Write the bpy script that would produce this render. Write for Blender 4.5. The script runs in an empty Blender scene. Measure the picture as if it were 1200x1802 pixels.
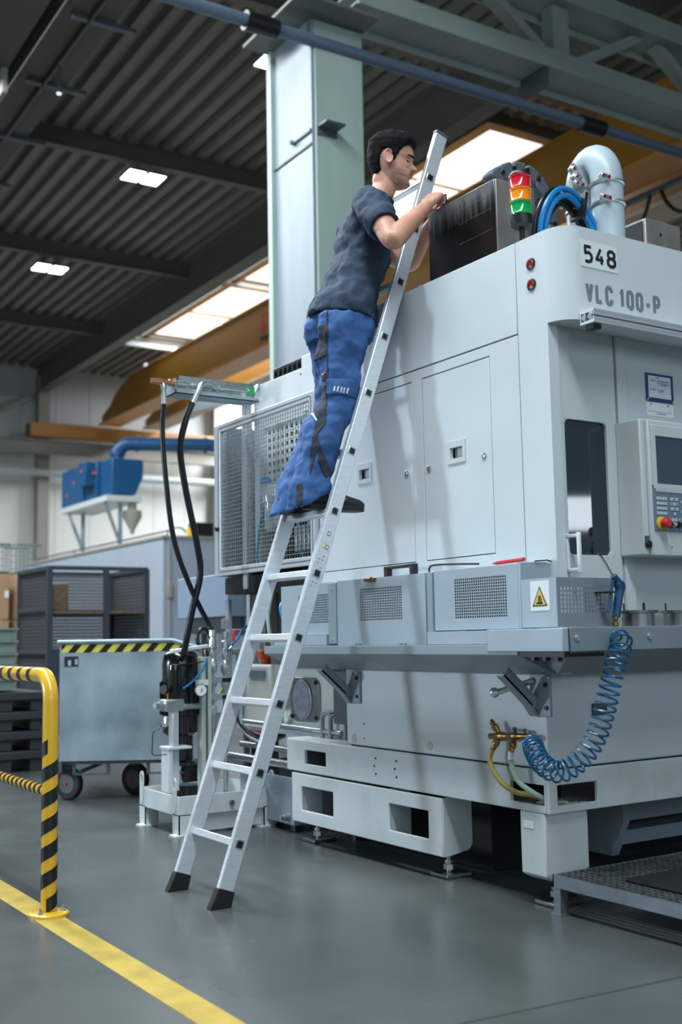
import bpy, bmesh, math, random
from math import sin, cos, pi, radians
from mathutils import Vector, Matrix, noise

# ------------------------------------------------------------------ camera, world, lights, exposure
scene = bpy.context.scene
COL = scene.collection
random.seed(7)

cam_data = bpy.data.cameras.new('camera')
cam = bpy.data.objects.new('camera', cam_data)
COL.objects.link(cam)
cam_data.sensor_fit = 'VERTICAL'
cam_data.sensor_height = 36.0
cam_data.lens = 1982.17 / 1802 * 36.0
cam_data.clip_start = 0.05
cam_data.clip_end = 200
_yaw, _pitch, _roll = radians(32.8825), radians(6.3495), radians(-1.0546)
_fw = Vector((sin(_yaw) * cos(_pitch), cos(_yaw) * cos(_pitch), sin(_pitch)))
_r = Vector((cos(_yaw), -sin(_yaw), 0))
_u = _r.cross(_fw)
_rr = _r * cos(_roll) + _u * sin(_roll)
_uu = -_r * sin(_roll) + _u * cos(_roll)
cam.matrix_world = Matrix(((_rr.x, _uu.x, -_fw.x, 0), (_rr.y, _uu.y, -_fw.y, 0),
                           (_rr.z, _uu.z, -_fw.z, 1.02), (0, 0, 0, 1)))
scene.camera = cam
cam_data.dof.use_dof = True
cam_data.dof.focus_distance = 4.75
cam_data.dof.aperture_fstop = 2.0

world = bpy.data.worlds.new('hall daylight')
scene.world = world
world.use_nodes = True
bg = world.node_tree.nodes['Background']
bg.inputs[0].default_value = (0.66, 0.85, 1.0, 1)
bg.inputs[1].default_value = 0.36

scene.view_settings.view_transform = 'Standard'
scene.view_settings.look = 'None'
scene.view_settings.gamma = 1
scene.view_settings.use_curve_mapping = False
scene.view_settings.exposure = -0.3


def area(name, loc, target, sx, sy, power, color=(1, 1, 1), spread=180):
    d = bpy.data.lights.new(name, 'AREA')
    d.shape = 'RECTANGLE'
    d.size, d.size_y = sx, sy
    d.energy = power
    d.color = color
    d.spread = radians(spread)
    o = bpy.data.objects.new(name, d)
    COL.objects.link(o)
    o.location = loc
    o.rotation_euler = (Vector(target) - Vector(loc)).to_track_quat('-Z', 'Y').to_euler()
    return o


# narrow key lamp on the left, standing in for a photographic strobe
area('left_key_light', (-4.6, 8.2, 2.25), (2.95, 4.0, 1.75), 0.55, 1.2, 320, (0.70, 0.86, 1.0))
# added front fill light, and a high window in the wall behind the camera
area('front_fill', (0.0, -12.5, 5.6), (4.0, 8.0, 1.0), 15, 4.5, 620, (0.72, 0.88, 1.0))
area('gate_window', (18.1, -12.0, 3.68), (10.0, 6.0, 2.0), 1.3, .75, 36, (0.8, 0.92, 1.0))
# skylight strips of the roof (one above the view, two over the bays beside it)
area('skylight_far', (11.35, 19.3, 8.62), (11.35, 19.3, 0), 1.3, 13, 700, (0.86, 0.95, 1.0))
area('skylight_near', (0.2, 1.0, 8.62), (0.2, 1.0, 0), 1.3, 12, 1700, (0.85, 0.95, 1.0))
area('skylight_left', (1.5, 15.5, 8.62), (1.5, 15.5, 0), 1.3, 16, 2900, (0.92, 0.97, 1.0))

area('back_wall_fill', (16.5, 25.0, 8.62), (16.5, 25.0, 0), 1.3, 11, 2600, (0.95, 0.98, 1.0))  # unseen fill lamp added to brighten the back wall

# ------------------------------------------------------------------ materials


def _srgb(c):
    return tuple((v / 255 / 12.92) if v / 255 <= 0.04045 else ((v / 255 + 0.055) / 1.055) ** 2.4 for v in c)


def mat(name, rgb, rough=0.5, metal=0.0, var=0.0, scale=6.0, bump=0.0, bscale=60.0, stretch=None, rgb2=None,
        rvar=0.0, coat=0.0, emit=None, estr=0.0, trans=0.0, alpha=1.0, lo=0.35, hi=0.65, detail=5):
    m = bpy.data.materials.new(name)
    m.use_nodes = True
    nt = m.node_tree
    N, L = nt.nodes, nt.links
    b = N['Principled BSDF']
    c = _srgb(rgb)
    b.inputs['Base Color'].default_value = (*c, 1)
    b.inputs['Roughness'].default_value = rough
    b.inputs['Metallic'].default_value = metal
    b.inputs['Coat Weight'].default_value = coat
    b.inputs['Transmission Weight'].default_value = trans
    b.inputs['Alpha'].default_value = alpha
    if emit:
        b.inputs['Emission Color'].default_value = (*_srgb(emit), 1)
        b.inputs['Emission Strength'].default_value = estr
    if var or rgb2 or bump or rvar:
        tc = N.new('ShaderNodeTexCoord')
        src = tc.outputs['Object']
        if stretch:
            mp = N.new('ShaderNodeMapping')
            mp.inputs['Scale'].default_value = stretch
            L.new(src, mp.inputs['Vector'])
            src = mp.outputs['Vector']
        if var or rgb2 or rvar:
            n = N.new('ShaderNodeTexNoise')
            n.inputs['Scale'].default_value = scale
            n.inputs['Detail'].default_value = detail
            L.new(src, n.inputs['Vector'])
            rp = N.new('ShaderNodeValToRGB')
            rp.color_ramp.elements[0].position = lo
            rp.color_ramp.elements[1].position = hi
            c2 = _srgb(rgb2) if rgb2 else tuple(v * (1 - var) for v in c)
            rp.color_ramp.elements[0].color = (*c2, 1)
            rp.color_ramp.elements[1].color = (*c, 1)
            L.new(n.outputs['Fac'], rp.inputs['Fac'])
            L.new(rp.outputs['Color'], b.inputs['Base Color'])
            if rvar:
                mr = N.new('ShaderNodeMapRange')
                mr.inputs['To Min'].default_value = rough - rvar
                mr.inputs['To Max'].default_value = rough + rvar
                L.new(n.outputs['Fac'], mr.inputs['Value'])
                L.new(mr.outputs['Result'], b.inputs['Roughness'])
        if bump:
            n2 = N.new('ShaderNodeTexNoise')
            n2.inputs['Scale'].default_value = bscale
            n2.inputs['Detail'].default_value = 4
            L.new(src, n2.inputs['Vector'])
            bp = N.new('ShaderNodeBump')
            bp.inputs['Strength'].default_value = bump
            bp.inputs['Distance'].default_value = 0.01
            L.new(n2.outputs['Fac'], bp.inputs['Height'])
            L.new(bp.outputs['Normal'], b.inputs['Normal'])
    return m


def stripe_mat(name, rgb1, rgb2, direction, freq, duty=0.5, rough=0.4, twist=None, wear=0.0):
    """two colours of paint or tape in bands along an object-space direction (or a helix about local z)"""
    m = bpy.data.materials.new(name)
    m.use_nodes = True
    N, L = m.node_tree.nodes, m.node_tree.links
    b = N['Principled BSDF']
    b.inputs['Roughness'].default_value = rough
    tc = N.new('ShaderNodeTexCoord')
    dot = N.new('ShaderNodeVectorMath')
    dot.operation = 'DOT_PRODUCT'
    dot.inputs[1].default_value = direction
    L.new(tc.outputs['Object'], dot.inputs[0])
    val = dot.outputs['Value']
    mul = N.new('ShaderNodeMath')
    mul.operation = 'MULTIPLY'
    mul.inputs[1].default_value = freq
    L.new(val, mul.inputs[0])
    val = mul.outputs[0]
    if wear:
        n = N.new('ShaderNodeTexNoise')
        n.inputs['Scale'].default_value = 45
        L.new(tc.outputs['Object'], n.inputs['Vector'])
        ma = N.new('ShaderNodeMath')
        ma.operation = 'MULTIPLY_ADD'
        ma.inputs[1].default_value = wear
        L.new(n.outputs['Fac'], ma.inputs[0])
        L.new(val, ma.inputs[2])
        val = ma.outputs[0]
    fr = N.new('ShaderNodeMath')
    fr.operation = 'FRACT'
    L.new(val, fr.inputs[0])
    lt = N.new('ShaderNodeMath')
    lt.operation = 'LESS_THAN'
    lt.inputs[1].default_value = duty
    L.new(fr.outputs[0], lt.inputs[0])
    mx = N.new('ShaderNodeMix')
    mx.data_type = 'RGBA'
    mx.inputs[6].default_value = (*_srgb(rgb1), 1)
    mx.inputs[7].default_value = (*_srgb(rgb2), 1)
    L.new(lt.outputs[0], mx.inputs[0])
    L.new(mx.outputs[2], b.inputs['Base Color'])
    return m


M = {}
M['paint'] = mat('light grey machine paint', (204, 211, 215), 0.42, bump=0.06, bscale=220, var=0.05, scale=3)
M['paint_front'] = mat('pale grey machine paint', (196, 204, 206), 0.42, bump=0.04, bscale=220, var=0.05, scale=3)
M['base'] = mat('worn light grey paint', (200, 207, 210), 0.5, rgb2=(178, 184, 182), scale=3.5, lo=0.25, hi=0.5)
M['cover'] = mat('silver grey paint', (160, 173, 184), 0.42, var=0.06, scale=5, bump=0.05, bscale=240)
M['trough'] = mat('mid grey paint', (140, 153, 163), 0.45, var=0.08, scale=5)
M['trough_front'] = mat('slate grey paint', (126, 137, 144), 0.45, var=0.1, scale=5)
M['darkgrey'] = mat('dark grey paint', (82, 90, 98), 0.45, var=0.15, scale=8)
M['black'] = mat('black plastic', (22, 23, 26), 0.4)
M['blackgloss'] = mat('black gloss paint', (14, 14, 17), 0.18, coat=0.4)
M['rubber'] = mat('black rubber', (18, 18, 20), 0.55)
M['hose'] = mat('black hose', (20, 21, 25), 0.32)
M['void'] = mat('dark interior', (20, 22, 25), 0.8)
M['alu'] = mat('brushed aluminium', (222, 228, 234), 0.36, 0.5, var=0.09, scale=14, stretch=(1, 1, 8), rvar=0.08)
M['alu_prof'] = mat('anodised aluminium profile', (205, 210, 216), 0.38, 0.55)
M['steel'] = mat('machined steel', (165, 168, 170), 0.3, 0.95, var=0.15, scale=20)
M['zinc'] = mat('zinc plated steel', (196, 205, 206), 0.28, 0.8, var=0.2, scale=30)
M['galv'] = mat('galvanised sheet', (166, 182, 192), 0.42, 0.35, rgb2=(122, 140, 150), scale=3.2, lo=0.3, hi=0.66, rvar=0.1, detail=8)
M['galv_dark'] = mat('weathered galvanised angle', (120, 127, 134), 0.5, 0.4, var=0.25, scale=12)
M['beam_dark'] = mat('dark brown grey steelwork', (72, 70, 65), 0.6)
M['galv_floor'] = mat('galvanised grating', (118, 124, 126), 0.45, 0.6, var=0.4, scale=25)
M['oilsteel'] = mat('oily dark steel sheet', (70, 66, 64), 0.25, 0.8, rgb2=(24, 22, 22), scale=4.5, stretch=(1, 6, 0.6), rvar=0.14)
M['baresteel'] = mat('dull bare steel', (150, 146, 142), 0.5, 0.55, var=0.25, scale=9)
M['brass'] = mat('brass', (156, 122, 74), 0.3, 0.9, var=0.25, scale=40)
M['copper'] = mat('bronze fitting', (206, 146, 106), 0.35, 0.8)
M['yellow'] = mat('yellow railing paint', (226, 176, 42), 0.28, coat=0.3, var=0.06, scale=12)
M['line'] = mat('yellow floor marking paint', (184, 158, 62), 0.6, rgb2=(160, 136, 54), scale=9, lo=0.3, hi=0.6)
M['tape'] = mat('black tape', (20, 20, 22), 0.45)
M['crane'] = mat('ochre crane paint', (168, 118, 36), 0.5, var=0.08, scale=2)
M['crane_orange'] = mat('orange crane paint', (205, 140, 66), 0.5, var=0.08, scale=2)
M['cream'] = mat('crane flange tone painted as lit', (196, 176, 146), 0.5, var=0.08, scale=2)  # second girder's flange, pale because the light on it is painted in
M['deck'] = mat('grey roof deck', (122, 121, 111), 0.6, var=0.08, scale=2)
M['girder'] = mat('olive grey steelwork', (104, 106, 100), 0.55, var=0.08, scale=1.5)
M['purlin'] = mat('brown grey purlin', (104, 99, 90), 0.6)
M['lattice'] = mat('grey green steelwork', (160, 172, 166), 0.5, var=0.1, scale=2)
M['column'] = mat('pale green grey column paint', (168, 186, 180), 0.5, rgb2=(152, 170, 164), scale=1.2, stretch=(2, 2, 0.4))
M['column_side'] = mat('column paint tinted by side light', (146, 158, 168), 0.5, rgb2=(128, 140, 150), scale=1.2, stretch=(2, 2, 0.4))  # side face of the column: its bluer light is put into the colour
M['wall'] = mat('off white wall sheet', (232, 234, 230), 0.6, var=0.04, scale=0.6)
M['wallgrey'] = mat('light grey wall sheet', (190, 196, 200), 0.6, var=0.04, scale=0.6)
M['wallcol'] = mat('grey steel column', (150, 148, 140), 0.6)
M['pipegrey'] = mat('blue grey pipe', (92, 106, 124), 0.45)
M['pipelight'] = mat('pale insulated pipe', (196, 206, 208), 0.5)
M['bluepaint'] = mat('strong blue paint', (16, 80, 128), 0.4, var=0.1, scale=3)
M['bluehose'] = mat('bright blue hose', (20, 118, 182), 0.35)
M['coil'] = mat('petrol blue hose', (16, 82, 120), 0.3, coat=0.3)
M['gunblue'] = mat('blue gun plastic', (22, 66, 104), 0.4)
M['red'] = mat('red plastic', (206, 40, 48), 0.35)
M['darkred'] = mat('dark red lens', (140, 24, 30), 0.2, coat=0.6)
M['redlens'] = mat('red lamp lens', (206, 30, 44), 0.15, coat=0.6)
M['amberlens'] = mat('amber lamp lens', (240, 132, 20), 0.15, coat=0.6)
M['greenlens'] = mat('green lamp lens', (10, 150, 76), 0.15, coat=0.6)
M['orange'] = mat('orange cap', (222, 84, 40), 0.4)
M['estopyellow'] = mat('yellow stop collar', (228, 180, 44), 0.4)
M['white'] = mat('white label', (226, 230, 232), 0.5)
M['paper'] = mat('white paper', (214, 220, 228), 0.6)
M['ink'] = mat('black ink', (28, 32, 38), 0.6)
M['greyink'] = mat('grey lettering', (116, 128, 138), 0.5)
M['navyframe'] = mat('navy frame', (28, 62, 116), 0.4)
M['signyellow'] = mat('sign yellow', (222, 186, 70), 0.5)
M['glass'] = mat('dark tinted machine window', (26, 38, 50), 0.04, coat=0.6)
M['screen'] = mat('dark screen', (52, 70, 84), 0.12, coat=0.3)
M['keyplate'] = mat('blue grey keypad plate', (104, 124, 138), 0.4)
M['key'] = mat('pale key', (186, 200, 206), 0.4)
M['clear'] = mat('clear filter bowl', (205, 214, 220), 0.1, trans=0.3)
M['sight'] = mat('violet grey sight glass', (150, 152, 172), 0.15, var=0.3, scale=30, coat=0.5)
M['tank'] = mat('cream white tank', (208, 212, 208), 0.4, var=0.04, scale=4)
M['yellowhose'] = mat('dull yellow hose', (160, 146, 72), 0.35)
M['post'] = mat('grey green post paint', (178, 186, 182), 0.5)
M['pipe'] = mat('light blue grey pipe paint', (170, 184, 192), 0.35)
M['greenhose'] = mat('pale green hose', (150, 176, 160), 0.35)
M['yellowcable'] = mat('yellow cable', (214, 214, 50), 0.4)
M['card'] = mat('brown cardboard', (170, 136, 104), 0.8, var=0.08, scale=4)
M['crate'] = mat('grey green crate plastic', (120, 136, 132), 0.55)
M['blackcrate'] = mat('black pallet box plastic', (46, 50, 54), 0.55)
M['wood'] = mat('pallet wood', (110, 92, 74), 0.8, var=0.3, scale=20)
M['cage'] = mat('dark cage steel', (60, 66, 76), 0.55, 0.3)
M['cagemesh'] = mat('dark cage wire', (84, 84, 90), 0.6, 0.3)
M['enclosure'] = mat('blue grey enclosure paint', (156, 168, 182), 0.5, var=0.04, scale=1)
M['tower'] = mat('blue grey conveyor paint', (140, 158, 178), 0.45, var=0.05, scale=3)
M['debris'] = mat('pale chips', (196, 196, 192), 0.8, var=0.3, scale=80)
M['grime'] = mat('black rubber mat', (22, 23, 25), 0.7, bump=0.4, bscale=120)
M['lamp'] = mat('lit lamp panel', (255, 255, 255), 0.5, emit=(255, 255, 255), estr=14)
M['bulb'] = mat('small lit bulb', (255, 255, 255), 0.5, emit=(255, 255, 255), estr=1.2)
M['sky'] = mat('lit skylight sheet', (255, 255, 255), 0.5, emit=(236, 240, 244), estr=1.6)
M['skin'] = mat('skin', (200, 150, 128), 0.5, rgb2=(184, 130, 110), scale=16, lo=0.3, hi=0.7)
M['lips'] = mat('lips', (160, 96, 88), 0.45)
M['hair'] = mat('dark brown hair', (17, 14, 14), 0.8, rgb2=(8, 7, 8), scale=60, stretch=(1, 1, 0.3), bump=0.5, bscale=140)
M['stubble'] = mat('stubble', (160, 118, 100), 0.7, rgb2=(190, 142, 122), scale=220, lo=0.4, hi=0.6)
M['shirt'] = mat('dark navy jersey', (44, 60, 80), 0.85, var=0.14, scale=5, bump=0.12, bscale=500)
M['hem'] = mat('shirt hem', (38, 52, 70), 0.85)
M['trouser'] = mat('royal blue work cloth', (50, 92, 148), 0.8, rgb2=(42, 80, 132), scale=4, bump=0.12, bscale=500)
M['panel_dark'] = mat('charcoal work cloth', (40, 46, 58), 0.85, bump=0.1, bscale=400)
M['reflect'] = mat('reflective silver print', (200, 208, 214), 0.4)
M['shoe'] = mat('black shoe leather', (30, 32, 36), 0.5)
M['shoegrey'] = mat('grey shoe upper', (120, 128, 134), 0.6)
M['sole'] = mat('black shoe sole', (18, 18, 20), 0.6)
M['eye'] = mat('eye white', (170, 160, 152), 0.2)
M['hair'].node_tree.nodes['Principled BSDF'].inputs['Specular IOR Level'].default_value = .15
M['iris'] = mat('dark iris', (40, 30, 26), 0.2)

# oily dark steel sheet; its pale ragged top band is a painted reflection
def oily_reflection_sheet():
    m = bpy.data.materials.new('oily steel sheet with painted reflection')
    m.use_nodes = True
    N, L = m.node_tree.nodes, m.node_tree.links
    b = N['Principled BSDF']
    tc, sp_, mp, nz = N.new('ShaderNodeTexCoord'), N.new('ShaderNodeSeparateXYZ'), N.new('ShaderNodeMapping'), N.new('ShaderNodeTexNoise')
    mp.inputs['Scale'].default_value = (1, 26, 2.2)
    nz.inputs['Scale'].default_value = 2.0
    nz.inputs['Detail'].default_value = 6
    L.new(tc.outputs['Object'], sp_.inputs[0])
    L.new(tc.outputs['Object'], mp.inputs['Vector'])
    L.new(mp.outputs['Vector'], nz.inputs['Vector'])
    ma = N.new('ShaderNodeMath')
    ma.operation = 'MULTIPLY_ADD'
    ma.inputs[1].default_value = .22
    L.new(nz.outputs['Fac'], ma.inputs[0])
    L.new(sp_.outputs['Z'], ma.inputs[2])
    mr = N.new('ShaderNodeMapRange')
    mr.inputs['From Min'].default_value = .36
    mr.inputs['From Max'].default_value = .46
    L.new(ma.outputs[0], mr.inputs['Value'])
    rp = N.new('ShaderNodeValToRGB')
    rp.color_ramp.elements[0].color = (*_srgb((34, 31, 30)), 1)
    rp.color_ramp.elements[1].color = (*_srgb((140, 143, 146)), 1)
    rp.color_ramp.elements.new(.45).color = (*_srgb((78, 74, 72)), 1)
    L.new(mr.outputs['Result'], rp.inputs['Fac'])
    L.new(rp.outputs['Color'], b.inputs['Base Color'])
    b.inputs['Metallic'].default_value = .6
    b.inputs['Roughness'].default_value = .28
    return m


M['oilsheet_reflection'] = oily_reflection_sheet()

# concrete floor: worn, polished, faint traffic marks
_m = mat('polished grey concrete', (84, 89, 89), 0.27, rgb2=(64, 69, 70), scale=1.1, lo=0.3, hi=0.7, rvar=0.1, bump=0.03, bscale=30, detail=9)
M['floor'] = _m

# ------------------------------------------------------------------ mesh builder


class MB:
    def __init__(self):
        self.v, self.f = [], []

    def add(self, vs, fs):
        o = len(self.v)
        self.v += [tuple(p) for p in vs]
        self.f += [tuple(i + o for i in f) for f in fs]
        return self

    def box(self, x0, x1, y0, y1, z0, z1):
        v = [(x0, y0, z0), (x1, y0, z0), (x1, y1, z0), (x0, y1, z0), (x0, y0, z1), (x1, y0, z1), (x1, y1, z1), (x0, y1, z1)]
        return self.add(v, [(3, 2, 1, 0), (4, 5, 6, 7), (0, 1, 5, 4), (1, 2, 6, 5), (2, 3, 7, 6), (3, 0, 4, 7)])

    def obox(self, c, size, rot):
        c = Vector(c)
        o = len(self.v)
        self.box(-size[0] / 2, size[0] / 2, -size[1] / 2, size[1] / 2, -size[2] / 2, size[2] / 2)
        for i in range(o, len(self.v)):
            self.v[i] = tuple(rot @ Vector(self.v[i]) + c)
        return self

    def bar(self, p0, p1, w, h, up=(0, 0, 1)):
        p0, p1 = Vector(p0), Vector(p1)
        d = (p1 - p0)
        x = d.normalized()
        y = Vector(up).cross(x)
        if y.length < 1e-5:
            y = Vector((0, 1, 0)).cross(x)
        y.normalize()
        z = x.cross(y)
        return self.obox((p0 + p1) / 2, (d.length, w, h), Matrix((x, y, z)).transposed())

    def prism(self, plane, poly, w0, w1):
        mp = {'X': lambda u, v, w: (w, u, v), 'Y': lambda u, v, w: (u, w, v), 'Z': lambda u, v, w: (u, v, w)}[plane]
        n = len(poly)
        vs = [mp(u, v, w0) for u, v in poly] + [mp(u, v, w1) for u, v in poly]
        fs = [tuple(range(n)), tuple(range(2 * n - 1, n - 1, -1))]
        fs += [(i, i + n, (i + 1) % n + n, (i + 1) % n) for i in range(n)]
        return self.add(vs, fs)

    def plate(self, plane, u0, u1, v0, v1, w0, w1, holes=()):
        """sheet with rectangular holes, thickness w0..w1 along the plane's axis"""
        mp = {'X': lambda u, v, w: (w, u, v), 'Y': lambda u, v, w: (u, w, v), 'Z': lambda u, v, w: (u, v, w)}[plane]
        us = sorted({u0, u1} | {h[0] for h in holes} | {h[1] for h in holes})
        vs_ = sorted({v0, v1} | {h[2] for h in holes} | {h[3] for h in holes})
        us = [u for u in us if u0 <= u <= u1]
        vs_ = [v for v in vs_ if v0 <= v <= v1]
        ui = {u: i for i, u in enumerate(us)}
        vi = {v: i for i, v in enumerate(vs_)}
        nu, nv = len(us) - 1, len(vs_) - 1
        solid = [[True] * nv for _ in range(nu)]
        for h in holes:
            for i in range(ui[h[0]], ui[h[1]]):
                for j in range(vi[h[2]], vi[h[3]]):
                    solid[i][j] = False
        idx, V, Fc = {}, [], []

        def vid(i, j, k):
            if (i, j, k) not in idx:
                idx[(i, j, k)] = len(V)
                V.append(mp(us[i], vs_[j], (w0, w1)[k]))
            return idx[(i, j, k)]
        S = lambda i, j: 0 <= i < nu and 0 <= j < nv and solid[i][j]
        for i in range(nu):
            for j in range(nv):
                if not solid[i][j]:
                    continue
                Fc.append((vid(i, j, 0), vid(i + 1, j, 0), vid(i + 1, j + 1, 0), vid(i, j + 1, 0)))
                Fc.append((vid(i, j + 1, 1), vid(i + 1, j + 1, 1), vid(i + 1, j, 1), vid(i, j, 1)))
                for (di, dj, a, b) in ((-1, 0, (i, j), (i, j + 1)), (1, 0, (i + 1, j), (i + 1, j + 1)),
                                       (0, -1, (i, j), (i + 1, j)), (0, 1, (i, j + 1), (i + 1, j + 1))):
                    if not S(i + di, j + dj):
                        Fc.append((vid(*a, 0), vid(*b, 0), vid(*b, 1), vid(*a, 1)))
        return self.add(V, Fc)

    def tube(self, pts, r, n=10, caps=True, closed=False):
        pts = [Vector(p) for p in pts]
        m = len(pts)
        rs = r if isinstance(r, (list, tuple)) else [r] * m
        T = []
        for i in range(m):
            a = pts[(i - 1) % m] if closed else pts[max(i - 1, 0)]
            b = pts[(i + 1) % m] if closed else pts[min(i + 1, m - 1)]
            T.append((b - a).normalized())
        up = Vector((0, 0, 1)) if abs(T[0].z) < 0.9 else Vector((1, 0, 0))
        u = T[0].cross(up).normalized()
        V, Fc = [], []
        for i in range(m):
            u = (u - T[i] * u.dot(T[i]))
            u.normalize()
            w = T[i].cross(u)
            for k in range(n):
                a = 2 * pi * k / n
                V.append(pts[i] + (u * cos(a) + w * sin(a)) * rs[i])
        for i in range(m if closed else m - 1):
            j = (i + 1) % m
            for k in range(n):
                Fc.append((i * n + k, i * n + (k + 1) % n, j * n + (k + 1) % n, j * n + k))
        if caps and not closed:
            Fc.append(tuple(range(n - 1, -1, -1)))
            Fc.append(tuple((m - 1) * n + k for k in range(n)))
        return self.add(V, Fc)

    def cyl(self, p0, p1, r, n=16):
        return self.tube([p0, p1], r, n)

    def lathe(self, prof, o, axis=(0, 0, 1), n=20):
        """prof: (distance along the axis, radius)"""
        o, ax = Vector(o), Vector(axis).normalized()
        return self.tube2([o + ax * h for h, _ in prof], [max(r, 1e-4) for _, r in prof], ax, n)

    def tube2(self, pts, rs, ax, n):
        up = Vector((0, 0, 1)) if abs(ax.z) < 0.9 else Vector((1, 0, 0))
        u = ax.cross(up).normalized()
        w = ax.cross(u)
        V, Fc = [], []
        for p, r in zip(pts, rs):
            for k in range(n):
                a = 2 * pi * k / n
                V.append(p + (u * cos(a) + w * sin(a)) * r)
        m = len(pts)
        for i in range(m - 1):
            for k in range(n):
                Fc.append((i * n + k, i * n + (k + 1) % n, (i + 1) * n + (k + 1) % n, (i + 1) * n + k))
        Fc.append(tuple(range(n - 1, -1, -1)))
        Fc.append(tuple((m - 1) * n + k for k in range(n)))
        return self.add(V, Fc)

    def loft(self, secs, n=24, e=2.0):
        """secs: (centre, side vector*radius, front vector*radius[, exponent])"""
        V, Fc = [], []
        for s in secs:
            c, a, b = Vector(s[0]), Vector(s[1]), Vector(s[2])
            ex = s[3] if len(s) > 3 else e
            for k in range(n):
                t = 2 * pi * k / n
                cx, sy = cos(t), sin(t)
                x = math.copysign(abs(cx) ** (2 / ex), cx)
                y = math.copysign(abs(sy) ** (2 / ex), sy)
                V.append(c + a * x + b * y)
        m = len(secs)
        for i in range(m - 1):
            for k in range(n):
                Fc.append((i * n + k, i * n + (k + 1) % n, (i + 1) * n + (k + 1) % n, (i + 1) * n + k))
        Fc.append(tuple(range(n - 1, -1, -1)))
        Fc.append(tuple((m - 1) * n + k for k in range(n)))
        return self.add(V, Fc)

    def mesh(self, name, off=(0, 0, 0), sharp=38):
        me = bpy.data.meshes.new(name)
        off = Vector(off)
        me.from_pydata([Vector(p) - off for p in self.v], [], self.f)
        bm = bmesh.new()
        bm.from_mesh(me)
        bmesh.ops.recalc_face_normals(bm, faces=bm.faces)
        bm.to_mesh(me)
        bm.free()
        for p in me.polygons:
            p.use_smooth = True
        me.set_sharp_from_angle(angle=radians(sharp))
        return me

    def build(self, name, m, parent=None, bevel=0.0, label=None, kind=None, sharp=38, seg=2):
        root = parent
        org = Vector((0, 0, 0))
        while root is not None:
            org += Vector(root.get('_o', (0, 0, 0)))
            root = root.parent
        me = self.mesh(name, org, sharp)
        o = bpy.data.objects.new(name, me)
        me.materials.append(m)
        COL.objects.link(o)
        if parent is not None:
            o.parent = parent
        if bevel:
            md = o.modifiers.new('bevel', 'BEVEL')
            md.width = bevel
            md.segments = seg
            md.limit_method = 'ANGLE'
            md.angle_limit = radians(40)
        if label:
            o['label'] = label
        if kind:
            o['kind'] = kind
        return o


BROT = radians(-0.8)     # the hall stands 0.8 degrees off the machine's axes


def thing(name, label, cat, loc=(0, 0, 0), group=None, hall=False):
    o = bpy.data.objects.new(name, None)
    o.empty_display_size = 0.1
    COL.objects.link(o)
    o['_o'] = tuple(loc)
    loc = Vector(loc)
    if hall:
        loc = Matrix.Rotation(BROT, 3, 'Z') @ loc
        o.rotation_euler = (0, 0, BROT)
    o.location = loc
    o['label'], o['category'] = label, cat
    if group:
        o['group'] = group
    return o


def tag(o, label, cat, group=None):
    o['label'], o['category'] = label, cat
    if group:
        o['group'] = group
    return o


def struct(o):
    o['kind'] = 'structure'
    o.rotation_euler = (0, 0, BROT)
    return o


def copy_tree(o, loc, label=None, parent=None):
    c = o.copy()
    COL.objects.link(c)
    if parent is None:
        c.location = loc
        if label:
            c['label'] = label
    else:
        c.parent = parent
    for ch in list(o.children):
        copy_tree(ch, None, None, c)
    return c


def shared(name, me, loc, parent, rot=None, label=None, m=None):
    """a piece that shares mesh data"""
    o = bpy.data.objects.new(name, me)
    COL.objects.link(o)
    o.location = loc
    if rot:
        o.rotation_euler = rot
    o.parent = parent
    if label:
        o['label'] = label
    return o


def spline(pts, n=8):
    """Catmull-Rom through the points"""
    P = [Vector(p) for p in pts]
    P = [P[0] * 2 - P[1]] + P + [P[-1] * 2 - P[-2]]
    out = []
    for i in range(1, len(P) - 2):
        for k in range(n):
            t = k / n
            a, b, c, d = P[i - 1], P[i], P[i + 1], P[i + 2]
            out.append(0.5 * ((2 * b) + (c - a) * t + (2 * a - 5 * b + 4 * c - d) * t * t + (3 * b - a - 3 * c + d) * t ** 3))
    out.append(P[-2])
    return out


def text(name, body, size, m, parent, origin, xdir, ydir, bold=0.0, sx=1.0, depth=0.0006, space=1.0):
    """flat lettering as a thin mesh; origin = lower left of the line"""
    cu = bpy.data.curves.new(name, 'FONT')
    cu.body = body
    cu.size = size
    cu.offset = bold
    cu.extrude = depth
    cu.space_character = space
    tmp = bpy.data.objects.new(name, cu)
    COL.objects.link(tmp)
    dg = bpy.context.evaluated_depsgraph_get()
    me = bpy.data.meshes.new_from_object(tmp.evaluated_get(dg))
    bpy.data.objects.remove(tmp)
    X, Y = Vector(xdir).normalized(), Vector(ydir).normalized()
    Z = X.cross(Y)
    org = Vector((0, 0, 0))
    root = parent
    while root is not None:
        org += Vector(root.get('_o', (0, 0, 0)))
        root = root.parent
    me.transform(Matrix.Translation(Vector(origin) - org) @ Matrix((X, Y, Z)).transposed().to_4x4() @ Matrix.Diagonal((sx, 1, 1, 1)))
    me.materials.clear()
    me.materials.append(m)
    o = bpy.data.objects.new(name, me)
    COL.objects.link(o)
    o.parent = parent
    return o

# ------------------------------------------------------------------ the hall: floor, walls, roof, steelwork


def sroot(name, hall=True):
    o = bpy.data.objects.new(name, None)
    COL.objects.link(o)
    o['kind'] = 'structure'
    if hall:
        o.rotation_euler = (0, 0, BROT)
    return o


fl = MB().box(-16, 30, -14, 33, -0.12, 0).build('floor', M['floor'])
fl['kind'] = 'structure'
MB().box(1.362, 1.468, -12, 30, -0.004, 0.0012).build('floor_marking', M['line'], fl, label='yellow painted line along the floor')
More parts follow.
